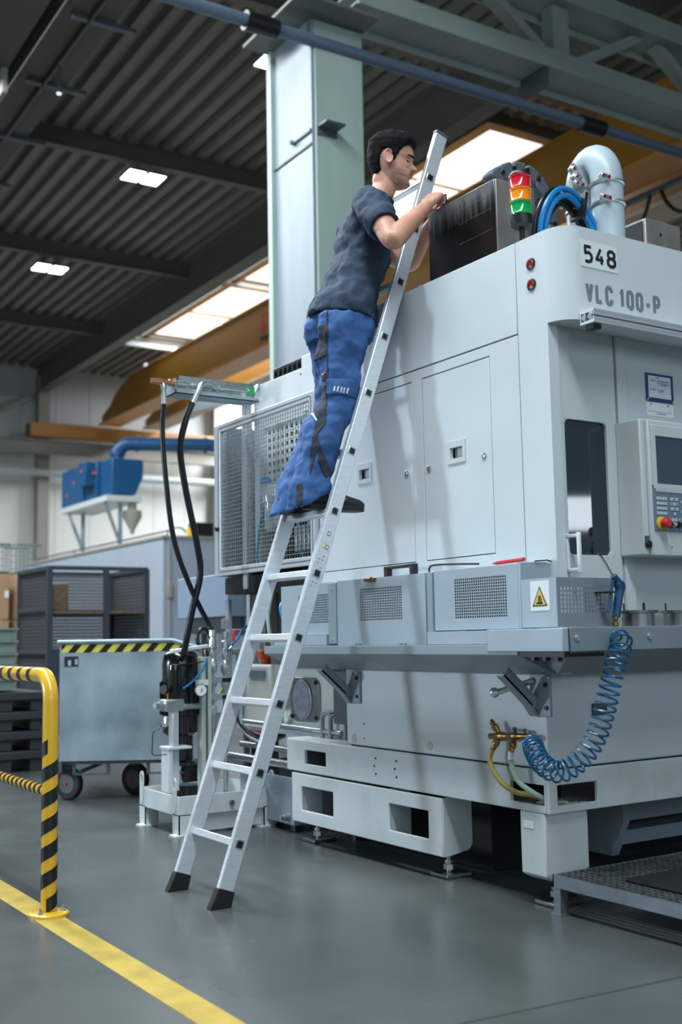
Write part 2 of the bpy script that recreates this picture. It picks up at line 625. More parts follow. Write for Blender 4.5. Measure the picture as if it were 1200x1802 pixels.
# expansion joint
a, b = Vector((1.1, 2.52, 0)), Vector((6.2, 2.09, 0))
MB().bar(a, b, 0.006, 0.0012).build('floor_joint', M['void'], fl)

# roof: trapezoidal deck laid in sheets three ribs wide
roof = sroot('ceiling')
dz, pitch = 8.8, 0.3
mb = MB()
for k in range(3):
    x = k * pitch
    prof = [(x, dz + .12), (x + .10, dz + .12), (x + .135, dz), (x + .265, dz), (x + .3, dz + .12)]
    V = [(px, -12, pz) for px, pz in prof] + [(px, 31.3, pz) for px, pz in prof]
    mb.add(V, [(i, i + 1, i + 6, i + 5) for i in range(4)])
me = mb.mesh('deck_sheet', sharp=20)
me.materials.append(M['deck'])
for i in range(46):
    shared('deck_sheet', me, (-14 + i * 0.9, 0, 0), roof)
mb = MB()
for s in (0, 1):
    mb.box(-14, 27.4, -.075, .075, 8.5 + s * .28, 8.52 + s * .28)
mb.box(-14, 27.4, -.008, .008, 8.52, 8.78)
me = mb.mesh('purlin')
me.materials.append(M['purlin'])
for y in (-8.6, -3.65, 1.3, 6.25, 11.2, 16.1, 20.95, 26.0):
    shared('purlin', me, (0, y, 0), roof)


def ibeam_y(name, x0, x1, y0, y1, z0, z1, m, tf=.025, tw=.012):
    mb = MB()
    mb.box(x0, x1, y0, y1, z0, z0 + tf).box(x0, x1, y0, y1, z1 - tf, z1)
    xc = (x0 + x1) / 2
    mb.box(xc - tw, xc + tw, y0, y1, z0 + tf, z1 - tf)
    return struct(mb.build(name, m))


ibeam_y('trim_1', 9.30, 9.58, -12, 31.2, 8.02, 8.79, M['girder'])
ibeam_y('trim_2', 3.72, 4.34, -12, 31.2, 8.0, 8.79, M['beam_dark'])
ibeam_y('trim_3', -2.6, -2.3, -12, 31.2, 8.02, 8.79, M['girder'])

# walls of vertical sheets
wb = sroot('wall_back')
mb = MB().box(0, .98, 31.25, 31.30, 0, 6.5).box(.98, 1.0, 31.27, 31.30, 0, 6.5)
lo_me = mb.mesh('wall_panel')
lo_me.materials.append(M['wall'])
mb = MB().box(0, .98, 31.25, 31.30, 6.5, 8.95).box(.98, 1.0, 31.27, 31.30, 6.5, 8.95)
hi_me = mb.mesh('wall_panel')
hi_me.materials.append(M['wallgrey'])
for i in range(41):
    shared('wall_panel', lo_me, (-14 + i, 0, 0), wb)
    shared('wall_panel', hi_me, (-14 + i, 0, 0), wb)
wl = sroot('wall_left')
mb = MB().box(-14.05, -14, 0, .98, 0, 8.9).box(-14.05, -14.02, .98, 1.0, 0, 8.9)
me = mb.mesh('wall_panel')
me.materials.append(M['wall'])
for i in range(43):
    shared('wall_panel', me, (0, -12 + i, 0), wl)
wr = sroot('wall_right')
mb = MB().box(27, 27.05, 0, .98, 0, 8.9).box(27.02, 27.05, .98, 1.0, 0, 8.9)
me = mb.mesh('wall_panel')
me.materials.append(M['wall'])
for i in range(43):
    shared('wall_panel', me, (0, -12 + i, 0), wr)

# wall columns, rail beam, pipe and brace on the back wall
wc = sroot('trim_4')
mb = MB().box(-.16, .16, 30.78, 30.8, 0, 8.5).box(-.16, .16, 31.1, 31.12, 0, 8.5).box(-.01, .01, 30.8, 31.1, 0, 8.5)
mb.box(-.155, -.13, 30.79, 31.11, 0, 8.5)
me = mb.mesh('wall_column')
me.materials.append(M['wallcol'])
for x in (-6.8, -1.4, 4.05, 9.52, 14.95, 20.4):
    shared('wall_column', me, (x, 0, 0), wc)
mb = MB().box(-13.9, 26.9, 30.3, 30.5, 6.56, 6.6).box(-13.9, 26.9, 30.3, 30.5, 6.2, 6.24).box(-13.9, 26.9, 30.38, 30.42, 6.24, 6.56)
struct(mb.build('trim_5', M['wallcol']))
struct(MB().cyl((-13.9, 30.6, 5.72), (26.9, 30.6, 5.72), .11).build('trim_6', M['pipelight']))
struct(MB().bar((7.2, 31.0, 6.9), (9.45, 31.0, 8.0), .12, .12).build('trim_7', M['wallcol']))

# roof skylight strip: upstand, glazing sheets, bars
win = sroot('window_1')
mb = MB()
mb.plate('Z', 10.45, 12.25, 12.35, 26.1, 8.60, 8.79, [(10.65, 12.05, 12.55, 25.9)])
mb.build('skylight_frame', M['purlin'], win)
for i in range(6):
    y = 12.55 + i * 2.225
    MB().box(10.655, 12.045, y + .02, y + 2.205, 8.70, 8.715).build('pane', M['sky'], win)
for i in range(1, 6):
    y = 12.55 + i * 2.225
    MB().box(10.65, 12.05, y - .02, y + .02, 8.66, 8.70).build('glazing_bar', M['wallcol'], win)
MB().box(9.6, 12.3, 26.0, 26.12, 8.36, 8.6).build('lit_purlin_strip', M['pipelight'], win)  # pale strip added to show the purlin as lit by the skylight
mb = MB().bar((11.2, 16.3, 8.66), (11.75, 14.6, 8.2), .05, .05).bar((10.9, 15.9, 8.3), (11.75, 14.6, 8.2), .03, .03)
mb.build('opener_rod', M['wallcol'], win)

# big column carrying the lattice girder
colm = sroot('trim_8')
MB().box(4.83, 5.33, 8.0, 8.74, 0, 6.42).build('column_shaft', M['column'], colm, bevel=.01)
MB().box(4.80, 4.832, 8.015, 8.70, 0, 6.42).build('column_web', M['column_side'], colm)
MB().box(4.76, 4.86, 8.68, 8.755, 0, 6.42).build('column_flange', M['column'], colm)
MB().box(4.52, 5.34, 7.72, 8.76, 6.42, 6.45).build('cap_plate', M['girder'], colm)
MB().box(4.785, 4.80, 8.02, 8.70, 5.27, 5.285).build('cable_clip_rail', M['darkgrey'], colm)
MB().bar((4.79, 8.02, 5.40), (4.79, 8.30, 5.40), .02, .025).cyl((4.775, 8.30, 5.40), (4.775, 8.32, 5.38), .03).build('conduit', M['pipegrey'], colm)
MB().box(4.84, 5.04, 7.84, 8.0, 5.42, 5.435).box(4.84, 5.04, 7.985, 8.0, 5.36, 5.435).build('bracket_plate', M['darkgrey'], colm)

# lattice girder to the right of the column
lat = sroot('trim_9')
mb = MB().box(5.3, 16, 8.0, 8.40, 6.72, 6.745).box(5.3, 16, 7.98, 8.01, 6.70, 6.90).box(5.3, 16, 8.39, 8.42, 6.66, 6.90).box(5.3, 16, 8.0, 8.4, 6.875, 6.90)
mb.build('lower_chord', M['lattice'], lat)
MB().box(4.6, 16, 8.0, 8.40, 7.5, 7.53).box(4.6, 16, 7.98, 8.01, 7.48, 7.70).box(4.6, 16, 8.39, 8.42, 7.44, 7.8).build('upper_chord', M['lattice'], lat)
for x in (6.9, 9.4, 11.9, 14.4):
    MB().bar((x - .05, 8.2, 7.52), (x + .9, 8.2, 6.88), .14, .1).build('diagonal_brace', M['lattice'], lat)
    MB().box(x + .88, x + 1.1, 8.12, 8.28, 6.88, 7.52).build('vertical_post', M['lattice'], lat)
    MB().bar((x + 2.2, 8.2, 7.52), (x + 1.1, 8.2, 6.88), .12, .1).build('diagonal_brace', M['lattice'], lat)
for x in (7.55, 10.05):
    MB().box(x, x + .03, 8.0, 8.42, 6.5, 6.72).build('gusset_plate', M['darkgrey'], lat)

# pipe run under the girder with couplings
pr = sroot('trim_10')
MB().cyl((2.2, 8.0, 6.21), (16, 8.0, 6.21), .055).build('pipe', M['pipegrey'], pr)
for x in (4.15, 8.0):
    MB().cyl((x, 8.0, 6.21), (x + .3, 8.0, 6.21), .085).build('pipe_coupling', M['black'], pr)
for x in (13.0,):
    MB().box(x, x + .04, 7.97, 8.03, 6.25, 6.72).build('pipe_hanger', M['pipegrey'], pr)

# cable run and duct below the left roof girder
cr = sroot('trim_11')
MB().box(3.0, 3.5, -12, 31, 7.86, 7.9).box(3.0, 3.03, -12, 31, 7.9, 8.05).box(3.47, 3.5, -12, 31, 7.9, 8.05).build('cable_tray', M['beam_dark'], cr)
MB().cyl((4.05, -12, 7.965), (4.05, 31, 7.965), .028).build('cable', M['black'], cr)
mb = MB().box(0, .75, -.04, .04, 7.95, 8.0)
me = mb.mesh('cable_bracket')
me.materials.append(M['darkgrey'])
for y in (11.6, 13.3, 15.0, 16.7, 18.4, 20.1):
    shared('cable_bracket', me, (3.85, y, 0), cr)
MB().box(2.4, 2.44, -12, 31, 8.2, 8.3).box(2.4, 2.6, -12, 31, 8.2, 8.22).build('conduit', M['pipelight'], cr)
MB().box(3.44, 3.5, 12.9, 13.3, 7.55, 7.95).build('junction_plate', M['wallcol'], cr)

# ------------------------------------------------------------------ hall lamps
def make_lamp(loc, label):
    t = thing('ceiling_lamp', label, 'lamp', loc, 'hall lamps', hall=True)
    x, y, z = loc
    for s in (-1, 1):
        MB().box(x + s * .165 - .15, x + s * .165 + .15, y - .22, y + .22, z, z + .05).build('housing', M['darkgrey'], t, bevel=.02)
        MB().box(x + s * .165 - .135, x + s * .165 + .135, y - .2, y + .2, z - .012, z).build('lamp_panel', M['lamp'], t, bevel=.006)
    MB().cyl((x - .1, y, z + .05), (x - .1, y, 8.8), .006, 6).cyl((x + .1, y, z + .05), (x + .1, y, 8.8), .006, 6).build('hanger_wire', M['black'], t)
    return t


make_lamp((6.52, 16.1, 8.3), 'lit white lamp panel under the roof deck, the upper right one of two')
make_lamp((6.60, 21.1, 8.3), 'lit white lamp panel under the roof deck, the lower left one of two')
make_lamp((6.70, 11.9, 8.3), 'small lit white lamp peeping out beside the top of the grey column')
t = thing('ceiling_lamp', 'round lit lamp seen between cables at the upper left of the roof', 'lamp', (4.0, 12.5, 7.55), hall=True)
MB().lathe([(0, .03), (.01, .036), (.05, .03), (.4, .008)], (4.0, 12.5, 7.49)).build('housing', M['darkgrey'], t)
MB().lathe([(0, .026), (.012, .03)], (4.0, 12.5, 7.478)).build('lamp_panel', M['bulb'], t)

# ------------------------------------------------------------------ overhead crane: two girders, end carriage, festoon
cx0, cz0, cz1 = 10.85, 7.05, 8.0


def crane_girder(t, x, name_face='girder_box'):
    prof = [(1.0, cz0 + .06), (29.9, cz0 + .06), (29.95, cz0 + .25), (29.3, cz0 + .45), (28.8, cz0 + .75), (27.9, cz1), (1.0, cz1)]
    MB().prism('X', prof, x + .04, x + .5).build(name_face, M['crane'], t)
    MB().box(x - .04, x + .58, 1.0, 29.95, cz0, cz0 + .06).build('bottom_flange', M['cream'] if x > 11.5 else M['crane_orange'], t)
    MB().box(x, x + .54, 1.0, 27.9, cz1, cz1 + .04).build('top_flange', M['crane'], t)


t = thing('overhead_crane', 'ochre double girder bridge crane below the roof, running to the back wall', 'crane', (cx0, 15, cz0), hall=True)
crane_girder(t, cx0)
crane_girder(t, 12.15)
MB().box(8.95, 14.6, 30.15, 30.5, 6.66, 7.05).build('end_carriage', M['crane_orange'], t, bevel=.02)
MB().box(8.9, 8.96, 30.2, 30.45, 6.7, 7.0).build('buffer', M['black'], t)
for y in (10.75, 9.75, 8.75):
    pts = [(11.6, y - .4 + .8 * k / 12, 6.98 - .42 * sin(pi * k / 12) ** .7) for k in range(13)]
    MB().tube(pts, .028, 8).build('festoon_loop', M['black'], t)
MB().box(11.55, 11.65, 4, 20, 6.98, 7.04).build('festoon_rail', M['darkgrey'], t)
o = text('lettering', 'ST', .50, M['red'], t, (cx0 + .035, 20.42, 7.42), (0, -1, 0), (0, 0, 1), bold=.02)
MB().box(cx0 + .03, cx0 + .04, 19.4, 20.42, 7.22, 7.30).build('lettering_bar', M['ink'], t)
for y in (22.8, 25.4, 27.2):
    MB().lathe([(0, .02), (.03, .055), (.07, .06), (.11, .04), (.13, .01)], (cx0 + .25, y, cz1 + .14)).build('work_lamp', M['bulb'], t)
    MB().cyl((cx0 + .25, y, cz1 + .04), (cx0 + .25, y, cz1 + .16), .015, 8).build('lamp_stem', M['crane'], t)
# crane trolley on the top right
t = thing('crane_trolley', 'blue and ochre hoist trolley part glimpsed through the lattice girder at far right', 'hoist', (12.3, 9.6, 8.1), hall=True)
MB().box(11.0, 11.5, 8.6, 9.2, 8.05, 8.6).build('trolley_frame', M['crane'], t, bevel=.02)
MB().cyl((11.5, 8.8, 8.3), (12.1, 8.8, 8.3), .18).build('hoist_motor', M['bluepaint'], t)
MB().box(11.95, 12.4, 8.6, 9.2, 8.05, 8.5).build('trolley_frame', M['crane'], t, bevel=.02)

# ------------------------------------------------------------------ far background things
# grey panelled enclosure with a flat roof
t = thing('machine_enclosure', 'long blue grey panelled enclosure behind the cage', 'enclosure', (6.565, 14.85, 0), hall=False)
for k in range(8):
    y = 14.85 + k * .82
    MB().box(6.565, 6.62, y + .008, y + .812, .1, 2.48).build('side_panel', M['enclosure'], t, bevel=.006)
for k in range(5):
    x = 6.565 + k * .9
    MB().box(x + (.06 if k == 0 else .008), x + .892, 14.85, 14.9, .1, 2.48).build('front_panel', M['enclosure'], t, bevel=.006)
MB().box(6.6, 11.0, 14.88, 21.4, 0.02, 2.45).build('core', M['darkgrey'], t)
MB().box(6.545, 11.0, 14.83, 21.45, 2.48, 2.52).build('roof_edge', M['wallcol'], t)
MB().cyl((6.8, 15.0, 2.62), (6.8, 21.4, 2.62), .015, 8).build('roof_rail', M['darkgrey'], t)
for y in (15.0, 17.1, 19.2, 21.3):
    MB().cyl((6.8, y, 2.5), (6.8, y, 2.62), .012, 6).build('rail_post', M['darkgrey'], t)
MB().box(6.62, 6.69, 14.80, 14.85, 1.62, 1.85).build('door_lock', M['wallcol'], t, bevel=.008)
MB().cyl((6.65, 14.82, 0.3), (6.65, 14.82, 2.4), .012, 6).build('conduit', M['wallcol'], t)
t = thing('roof_box', 'small black and yellow unit on the enclosure roof beside the mesh door', 'device', (7.28, 14.95, 2.52))
MB().box(7.12, 7.42, 14.95, 15.2, 2.52, 2.74).build('black_box', M['black'], t, bevel=.01)
MB().cyl((7.06, 15.0, 2.52), (7.06, 15.0, 2.66), .05).build('yellow_beacon', M['estopyellow'], t)
pts = spline([(6.72, 15.1, 2.52), (6.8, 15.1, 2.64), (6.95, 15.1, 2.66), (7.04, 15.1, 2.60)], 6)
MB().tube(pts, .012, 6).build('cable', M['black'], t)

# blue filter unit on its steel stand
t = thing('filter_unit', 'strong blue filter housing on a pale steel stand above the enclosure', 'filter unit', (7.35, 18.85, 2.5))
mb = MB().prism('Y', [(7.34, 3.62), (7.78, 3.62), (7.93, 3.95), (7.93, 4.27), (7.34, 4.27)], 18.8, 19.4)
mb.build('hopper_housing', M['bluepaint'], t, bevel=.015)
MB().box(7.28, 7.85, 19.42, 20.0, 3.62, 4.3).build('middle_housing', M['bluepaint'], t, bevel=.015)
MB().box(7.1, 7.3, 19.5, 19.9, 3.85, 4.28).build('side_door', M['bluepaint'], t, bevel=.01)
MB().box(7.24, 7.85, 20.02, 21.2, 3.6, 4.3).build('fan_housing', M['bluepaint'], t, bevel=.015)
for y, z in ((20.5, 4.0), (20.9, 3.8), (19.7, 4.1), (19.46, 4.05)):
    MB().box(7.09 if y < 20 and y > 19.48 else 7.23, 7.30, y - .025, y + .025, z, z + .05).build('warning_label', M['orange'], t)
mb = MB().tube(spline([(7.55, 19.1, 4.25), (7.56, 19.1, 4.42), (7.68, 19.0, 4.56), (7.9, 18.9, 4.57), (9.0, 18.4, 4.56), (9.25, 18.3, 4.5), (9.3, 18.28, 4.3), (9.3, 18.28, 3.6)], 8), .125, 16)
mb.build('exhaust_duct', M['bluepaint'], t)
for p, q in (((7.555, 19.1, 4.36), (7.555, 19.1, 4.40)), ((7.84, 18.93, 4.57), (7.88, 18.91, 4.57)), ((8.95, 18.42, 4.56), (9.0, 18.4, 4.56))):
    MB().cyl(p, q, .15).build('duct_flange', M['bluepaint'], t)
MB().box(7.24, 7.9, 18.8, 21.25, 3.50, 3.6).build('platform', M['pipelight'], t)
for y in (19.0, 20.9):
    MB().box(7.54, 7.60, y - .03, y + .03, 2.52, 3.5).build('leg', M['galv'], t)
    MB().bar((7.57, y, 2.75), (7.28, y, 3.5), .05, .05).build('brace', M['galv'], t)
MB().lathe([(0, .03), (.08, .05), (.3, .17), (.42, .17), (.44, .08), (.55, .08)], (7.78, 18.95, 2.93)).build('dust_hopper', M['wallcol'], t)

# dark mesh cage
cx, cy, cw, cd, ch = 3.575, 10.8, 1.015, .95, 1.75
t = thing('mesh_cage', 'tall dark steel mesh cage with a shelf beside the galvanised skip', 'cage', (cx, cy, 0))
for x in (cx, cx + .58, cx + cw):
    MB().box(x - .025, x + .025, cy - .025, cy + .025, .15, ch).build('post', M['cage'], t)
for x in (cx, cx + cw):
    MB().box(x - .025, x + .025, cy + cd - .025, cy + cd + .025, .15, ch).build('post', M['cage'], t)
for z in (.15, .93, 1.35, ch):
    if z != 1.35:
        MB().box(cx, cx + cw, cy - .02, cy + .02, z - .02, z + .02).build('front_rail', M['cage'], t)
    MB().box(cx, cx + cw, cy + cd - .02, cy + cd + .02, z - .02, z + .02).build('back_rail', M['cage'], t)
    for x in (cx, cx + cw):
        MB().box(x - .02, x + .02, cy, cy + cd, z - .02, z + .02).build('side_rail', M['cage'], t)
MB().box(cx, cx + cw, cy, cy + cd, 1.30, 1.33).build('shelf', M['wood'], t)
MB().box(cx, cx + cw, cy, cy + cd, .15, .2).build('base_plate', M['cage'], t)
MB().box(cx + .01, cx + cw - .01, cy - .03, cy - .02, .18, .92).build('lower_front_panel', M['cage'], t)
for x in (cx + .05, cx + cw - .05):
    for y in (cy + .05, cy + cd - .05):
        MB().box(x - .04, x + .04, y - .04, y + .04, 0, .15).build('foot', M['cage'], t)
mb = MB()
for k in range(1, 48):
    y = cy + k * cd / 48
    for x in (cx, cx + cw):
        mb.box(x - .002, x + .002, y - .0045, y + .0045, .2, ch)
    x = cx + k * cw / 48
    mb.box(x - .0055, x + .0055, cy + cd - .002, cy + cd + .002, .2, ch)
for k in range(1, 44):
    z = .2 + k * (ch - .2) / 44
    for x in (cx, cx + cw):
        mb.box(x - .002, x + .002, cy, cy + cd, z - .006, z + .006)
    mb.box(cx, cx + cw, cy + cd - .002, cy + cd + .002, z - .006, z + .006)
mb.build('wire_mesh', M['cagemesh'], t, kind='stuff')
t = thing('storage_tub', 'dark tub with a red patch on the cage shelf', 'tub', (cx + .3, cy + .5, 1.33))
MB().box(cx + .06, cx + .30, cy + .3, cy + .8, 1.33, 1.62).build('tub_body', M['wood'], t, bevel=.02)
MB().box(cx + .08, cx + .13, cy + .29, cy + .3, 1.45, 1.6).build('red_patch', M['darkred'], t)

# pallet of cardboard boxes with wire baskets on top
px0, py0 = 3.93, 14.0
t = thing('pallet', 'wooden pallet under the cardboard boxes at far left', 'pallet', (px0, py0, 0), hall=False)
for k in range(5):
    MB().box(px0 - .1, px0 + .75, py0 + k * .2, py0 + k * .2 + .14, .11, .135).build('board', M['wood'], t)
for k in range(3):
    MB().box(px0 - .1 + k * .375, px0 + k * .375, py0, py0 + .95, 0, .11).build('runner', M['wood'], t)
rows = ['bottom', 'middle', 'top']
for c in range(2):
    for k in range(3):
        x = px0 - .10 + c * .385
        z = .137 + k * .585
        t = thing('cardboard_box', 'brown cardboard box in the %s stack at far left, %s row' % (('left', 'right')[c], rows[k]), 'box', (x, py0, z), 'cardboard boxes at far left')
        MB().box(x, x + .30, py0, py0 + .6, z, z + .575).build('carton', M['card'], t, bevel=.01)
        MB().box(x + .24, x + .29, py0 - .002, py0, z + .28, z + .36).build('white_label', M['white'], t)
for c in range(2):
    x = px0 - .10 + c * .385
    z = .137 + 3 * .585
    t = thing('wire_basket', 'grey wire basket on top of the %s cardboard box stack' % ('left', 'right')[c], 'basket', (x, py0, z), 'wire baskets on the boxes')
    mb = MB()
    for k in range(7):
        mb.box(x + k * .05 - .004, x + k * .05 + .004, py0, py0 + .006, z, z + .36)
        mb.box(x + k * .05 - .004, x + k * .05 + .004, py0 + .55, py0 + .556, z, z + .36)
    for k in range(5):
        mb.box(x, x + .3, py0, py0 + .008, z + k * .085, z + k * .085 + .008)
        mb.box(x, x + .3, py0 + .55, py0 + .558, z + k * .085, z + k * .085 + .008)
    mb.build('wire_side', M['crate'], t, kind='stuff')
    MB().box(x, x + .3, py0, py0 + .55, z, z + .02).build('basket_floor', M['crate'], t)
    MB().plate('Z', x - .01, x + .31, py0 - .01, py0 + .57, z + .35, z + .37, [(x + .01, x + .29, py0 + .01, py0 + .55)]).build('rim', M['crate'], t)

# stack of grey crates on black pallet boxes
gx, gy = 2.32, 9.05
for k in range(4):
    z = .02 + k * .155
    t = thing('pallet_box', 'flat black plastic pallet at far left, %s of the stack of four' % ('lowest', 'second from below', 'third from below', 'topmost')[k], 'pallet', (gx, gy, z), 'black plastic pallets')
    MB().box(gx, gx + .66, gy, gy + .8, z + .08, z + .145).build('deck', M['blackcrate'], t, bevel=.008)
    for x in (0, .27, .54):
        MB().box(gx + x, gx + x + .12, gy + .02, gy + .78, z - (0.02 if k == 0 else 0), z + .08).build('foot_block', M['blackcrate'], t)
for k in range(5):
    z = .645 + k * .1
    t = thing('plastic_crate', 'shallow grey green plastic crate on the black pallets, level %s of five' % ('one', 'two', 'three', 'four', 'five')[k], 'crate', (gx, gy, z), 'grey green crates')
    MB().plate('Z', gx + .02, gx + .42, gy + .05, gy + .6, z, z + .085, [(gx + .04, gx + .4, gy + .07, gy + .58)]).build('crate_wall', M['crate'], t, bevel=.004)
    MB().box(gx + .03, gx + .41, gy + .06, gy + .59, z, z + .012).build('crate_floor', M['crate'], t)
    MB().plate('Z', gx, gx + .44, gy + .03, gy + .62, z + .083, z + .098, [(gx + .04, gx + .4, gy + .07, gy + .58)]).build('rim', M['crate'], t)

# ------------------------------------------------------------------ the machining centre
mc = thing('machining_centre', 'large light grey machining centre numbered 548, with access doors and perforated guards', 'machine', (2.95, 3.2, 0))
P_, PF, BS = M['paint'], M['paint_front'], M['base']

# header over the front with a rounded corner
arc = [(3.05 - .1 * cos(a), 3.087 - .1 * sin(a)) for a in [pi / 2 * k / 8 for k in range(9)]]
prof = arc + [(4.75, 2.987), (4.75, 3.253), (3.0, 3.253), (3.0, 3.087)]
MB().prism('Z', prof, 2.198, 2.565).build('front_header', P_, mc)
MB().box(2.95, 3.0, 3.087, 3.253, .87, 2.565).build('corner_post', P_, mc)
MB().box(2.95, 2.975, 3.259, 4.74, 2.197, 2.565).build('upper_side_panel', P_, mc, bevel=.002)
MB().box(3.0, 4.75, 3.25, 4.74, .6, 2.20).box(3.0, 4.75, 3.25, 4.74, 2.2, 2.5).build('body_core', M['darkgrey'], mc)
MB().box(2.976, 4.75, 3.26, 4.74, 2.50, 2.555).build('roof_plate', P_, mc)
MB().box(2.95, 4.75, 4.741, 4.76, .87, 2.56).build('rear_panel', P_, mc)
MB().box(4.75, 4.77, 2.987, 4.76, .6, 2.56).build('right_side_panel', P_, mc)
D1, D2 = (3.966, 4.728, 1.34, 2.147), (3.432, 3.891, 1.34, 2.147)
MB().plate('X', 3.259, 4.74, .87, 2.191, 2.95, 2.972, [D1, D2]).build('side_frame', P_, mc, bevel=.0015)


def side_door(name, d, hy, locks):
    y0, y1, z0, z1 = d
    g = .004
    hy0, hy1, hz0, hz1 = hy - .042, hy + .042, 1.757, 1.806
    o = MB().plate('X', y0 + g, y1 - g, z0 + g, z1 - g, 2.951, 2.966, [(hy0, hy1, hz0, hz1)]).build(name, P_, mc, bevel=.0015)
    mb = MB().plate('X', hy - .058, hy + .058, 1.738, 1.832, 2.946, 2.952, [(hy0, hy1, hz0, hz1)])
    mb.add([(2.951, hy0, hz0), (2.951, hy1, hz0), (2.975, hy1, hz0 + .012), (2.975, hy0, hz0 + .012)], [(0, 1, 2, 3)])
    mb.add([(2.975, hy0, hz0 + .012), (2.975, hy1, hz0 + .012), (2.975, hy1, hz1), (2.975, hy0, hz1)], [(0, 1, 2, 3)])
    mb.build('recessed_handle', PF, o)
    for ly, lz in locks:
        MB().lathe([(0, .010), (.003, .013), (.006, .013), (.008, .009)], (2.952, ly, lz), (-1, 0, 0), 16).build('lock', M['zinc'], o, label='round chrome quarter-turn lock')
    return o


side_door('access_door', D2, 3.66, [(3.483, 1.743), (3.853, 1.742)])
side_door('access_door', D1, 4.352, [(4.016, 1.741), (4.68, 1.74)])
for z in (2.453, 2.370):
    o = MB().lathe([(0, .024), (.004, .024), (.006, .019)], (2.95, 3.166, z), (-1, 0, 0), 20).build('indicator_lamp', M['black'], mc)
    MB().lathe([(.004, .019), (.009, .016), (.011, .006)], (2.95, 3.166, z), (-1, 0, 0), 20).build('lens', M['darkred'], o, label='dark red round lens')

# front: recessed sliding door, fixed panel, rail lamp
MB().box(3.0, 4.75, 3.135, 3.26, .87, 2.2).build('front_recess', M['darkgrey'], mc)


def rrect(u0, u1, v0, v1, r, n=6):
    out = []
    for cx, cy, a0 in ((u1 - r, v1 - r, 0), (u0 + r, v1 - r, pi / 2), (u0 + r, v0 + r, pi), (u1 - r, v0 + r, 1.5 * pi)):
        for k in range(n + 1):
            a = a0 + pi / 2 * k / n
            out.append((cx + r * cos(a), cy + r * sin(a)))
    return out


W = (3.030, 3.254, 1.316, 1.838)
dr = MB().plate('Y', 3.004, 3.311, 1.02, 2.198, 3.10, 3.118, [W]).build('sliding_door', PF, mc, bevel=.002)
# rounded corner fillets of the window opening
mb = MB()
for (cx, cy, sx, sy) in ((W[0], W[2], 1, 1), (W[1], W[2], -1, 1), (W[0], W[3], 1, -1), (W[1], W[3], -1, -1)):
    r = .022
    pts = [(cx, cy)] + [(cx + sx * (r - r * sin(a)), cy + sy * (r - r * cos(a))) for a in [pi / 2 * k / 6 for k in range(7)]]
    mb.prism('Y', pts, 3.1005, 3.117)
mb.build('window_corner', PF, dr)
MB().box(W[0] - .01, W[1] + .01, 3.112, 3.120, W[2] - .01, W[3] + .01).build('window_pane', M['glass'], dr, label='dark tinted window pane')
hd = MB().box(3.010, 3.024, 3.092, 3.10, 1.246, 1.392).box(3.008, 3.022, 3.028, 3.042, 1.240, 1.394).box(3.010, 3.020, 3.042, 3.10, 1.248, 1.262).box(3.010, 3.020, 3.042, 3.10, 1.376, 1.390)
hd.build('door_handle', M['white'], dr, bevel=.003)
MB().box(3.318, 3.372, 3.09, 3.12, .99, 2.198).build('door_edge_strip', PF, mc, bevel=.004)
MB().box(3.374, 4.75, 3.10, 3.12, .99, 2.198).build('front_panel', PF, mc, bevel=.002)
MB().box(3.004, 3.318, 3.11, 3.13, .9, 1.02).build('door_sill', PF, mc)
rl = MB().box(3.02, 4.7, 2.915, 2.987, 2.17, 2.182).box(3.02, 4.7, 2.915, 2.987, 2.212, 2.224).box(3.02, 4.7, 2.915, 2.920, 2.182, 2.194).box(3.02, 4.7, 2.915, 2.920, 2.199, 2.212).box(3.02, 4.7, 2.925, 2.94, 2.182, 2.212).box(3.02, 4.7, 2.960, 2.966, 2.182, 2.212).box(3.02, 4.7, 2.982, 2.987, 2.182, 2.212)
rl = rl.build('aluminium_rail', M['alu_prof'], mc, bevel=.0015)
for y in (2.935, 2.965):
    MB().lathe([(0, .011), (.004, .011)], (3.022, y, 2.197), (-1, 0, 0), 12).build('rail_core', M['zinc'], rl)
MB().box(3.035, 3.075, 2.93, 2.975, 2.152, 2.17).build('rail_stop', M['black'], rl, bevel=.003)

# number plate and lettering on the header: plain condensed strokes
GL = {'V': [[(0, 1), (.5, 0), (1, 1)]], 'L': [[(0, 1), (0, 0), (.95, 0)]], 'P': [[(0, 0), (0, 1), (.7, 1), (1, .86), (1, .6), (.7, .46), (0, .46)]],
      'C': [[(1, .72), (1, .85), (.75, 1), (.25, 1), (0, .85), (0, .15), (.25, 0), (.75, 0), (1, .15), (1, .28)]],
      '0': [[(.25, 0), (0, .15), (0, .85), (.25, 1), (.75, 1), (1, .85), (1, .15), (.75, 0), (.25, 0)]],
      '1': [[(.1, .74), (.62, 1), (.62, 0)]], '-': [[(0, .42), (1, .42)]],
      '5': [[(.92, 1), (.08, 1), (.08, .56), (.55, .62), (.9, .5), (1, .3), (.85, .08), (.5, 0), (.05, .03)]],
      '4': [[(1, .28), (0, .28), (.62, 1)], [(.72, .55), (.72, 0)]],
      '8': [[(.3, .53), (.06, .66), (.06, .88), (.3, 1), (.7, 1), (.94, .88), (.94, .66), (.7, .53), (.3, .53), (0, .38), (0, .14), (.28, 0), (.72, 0), (1, .14), (1, .38), (.7, .53)]]}


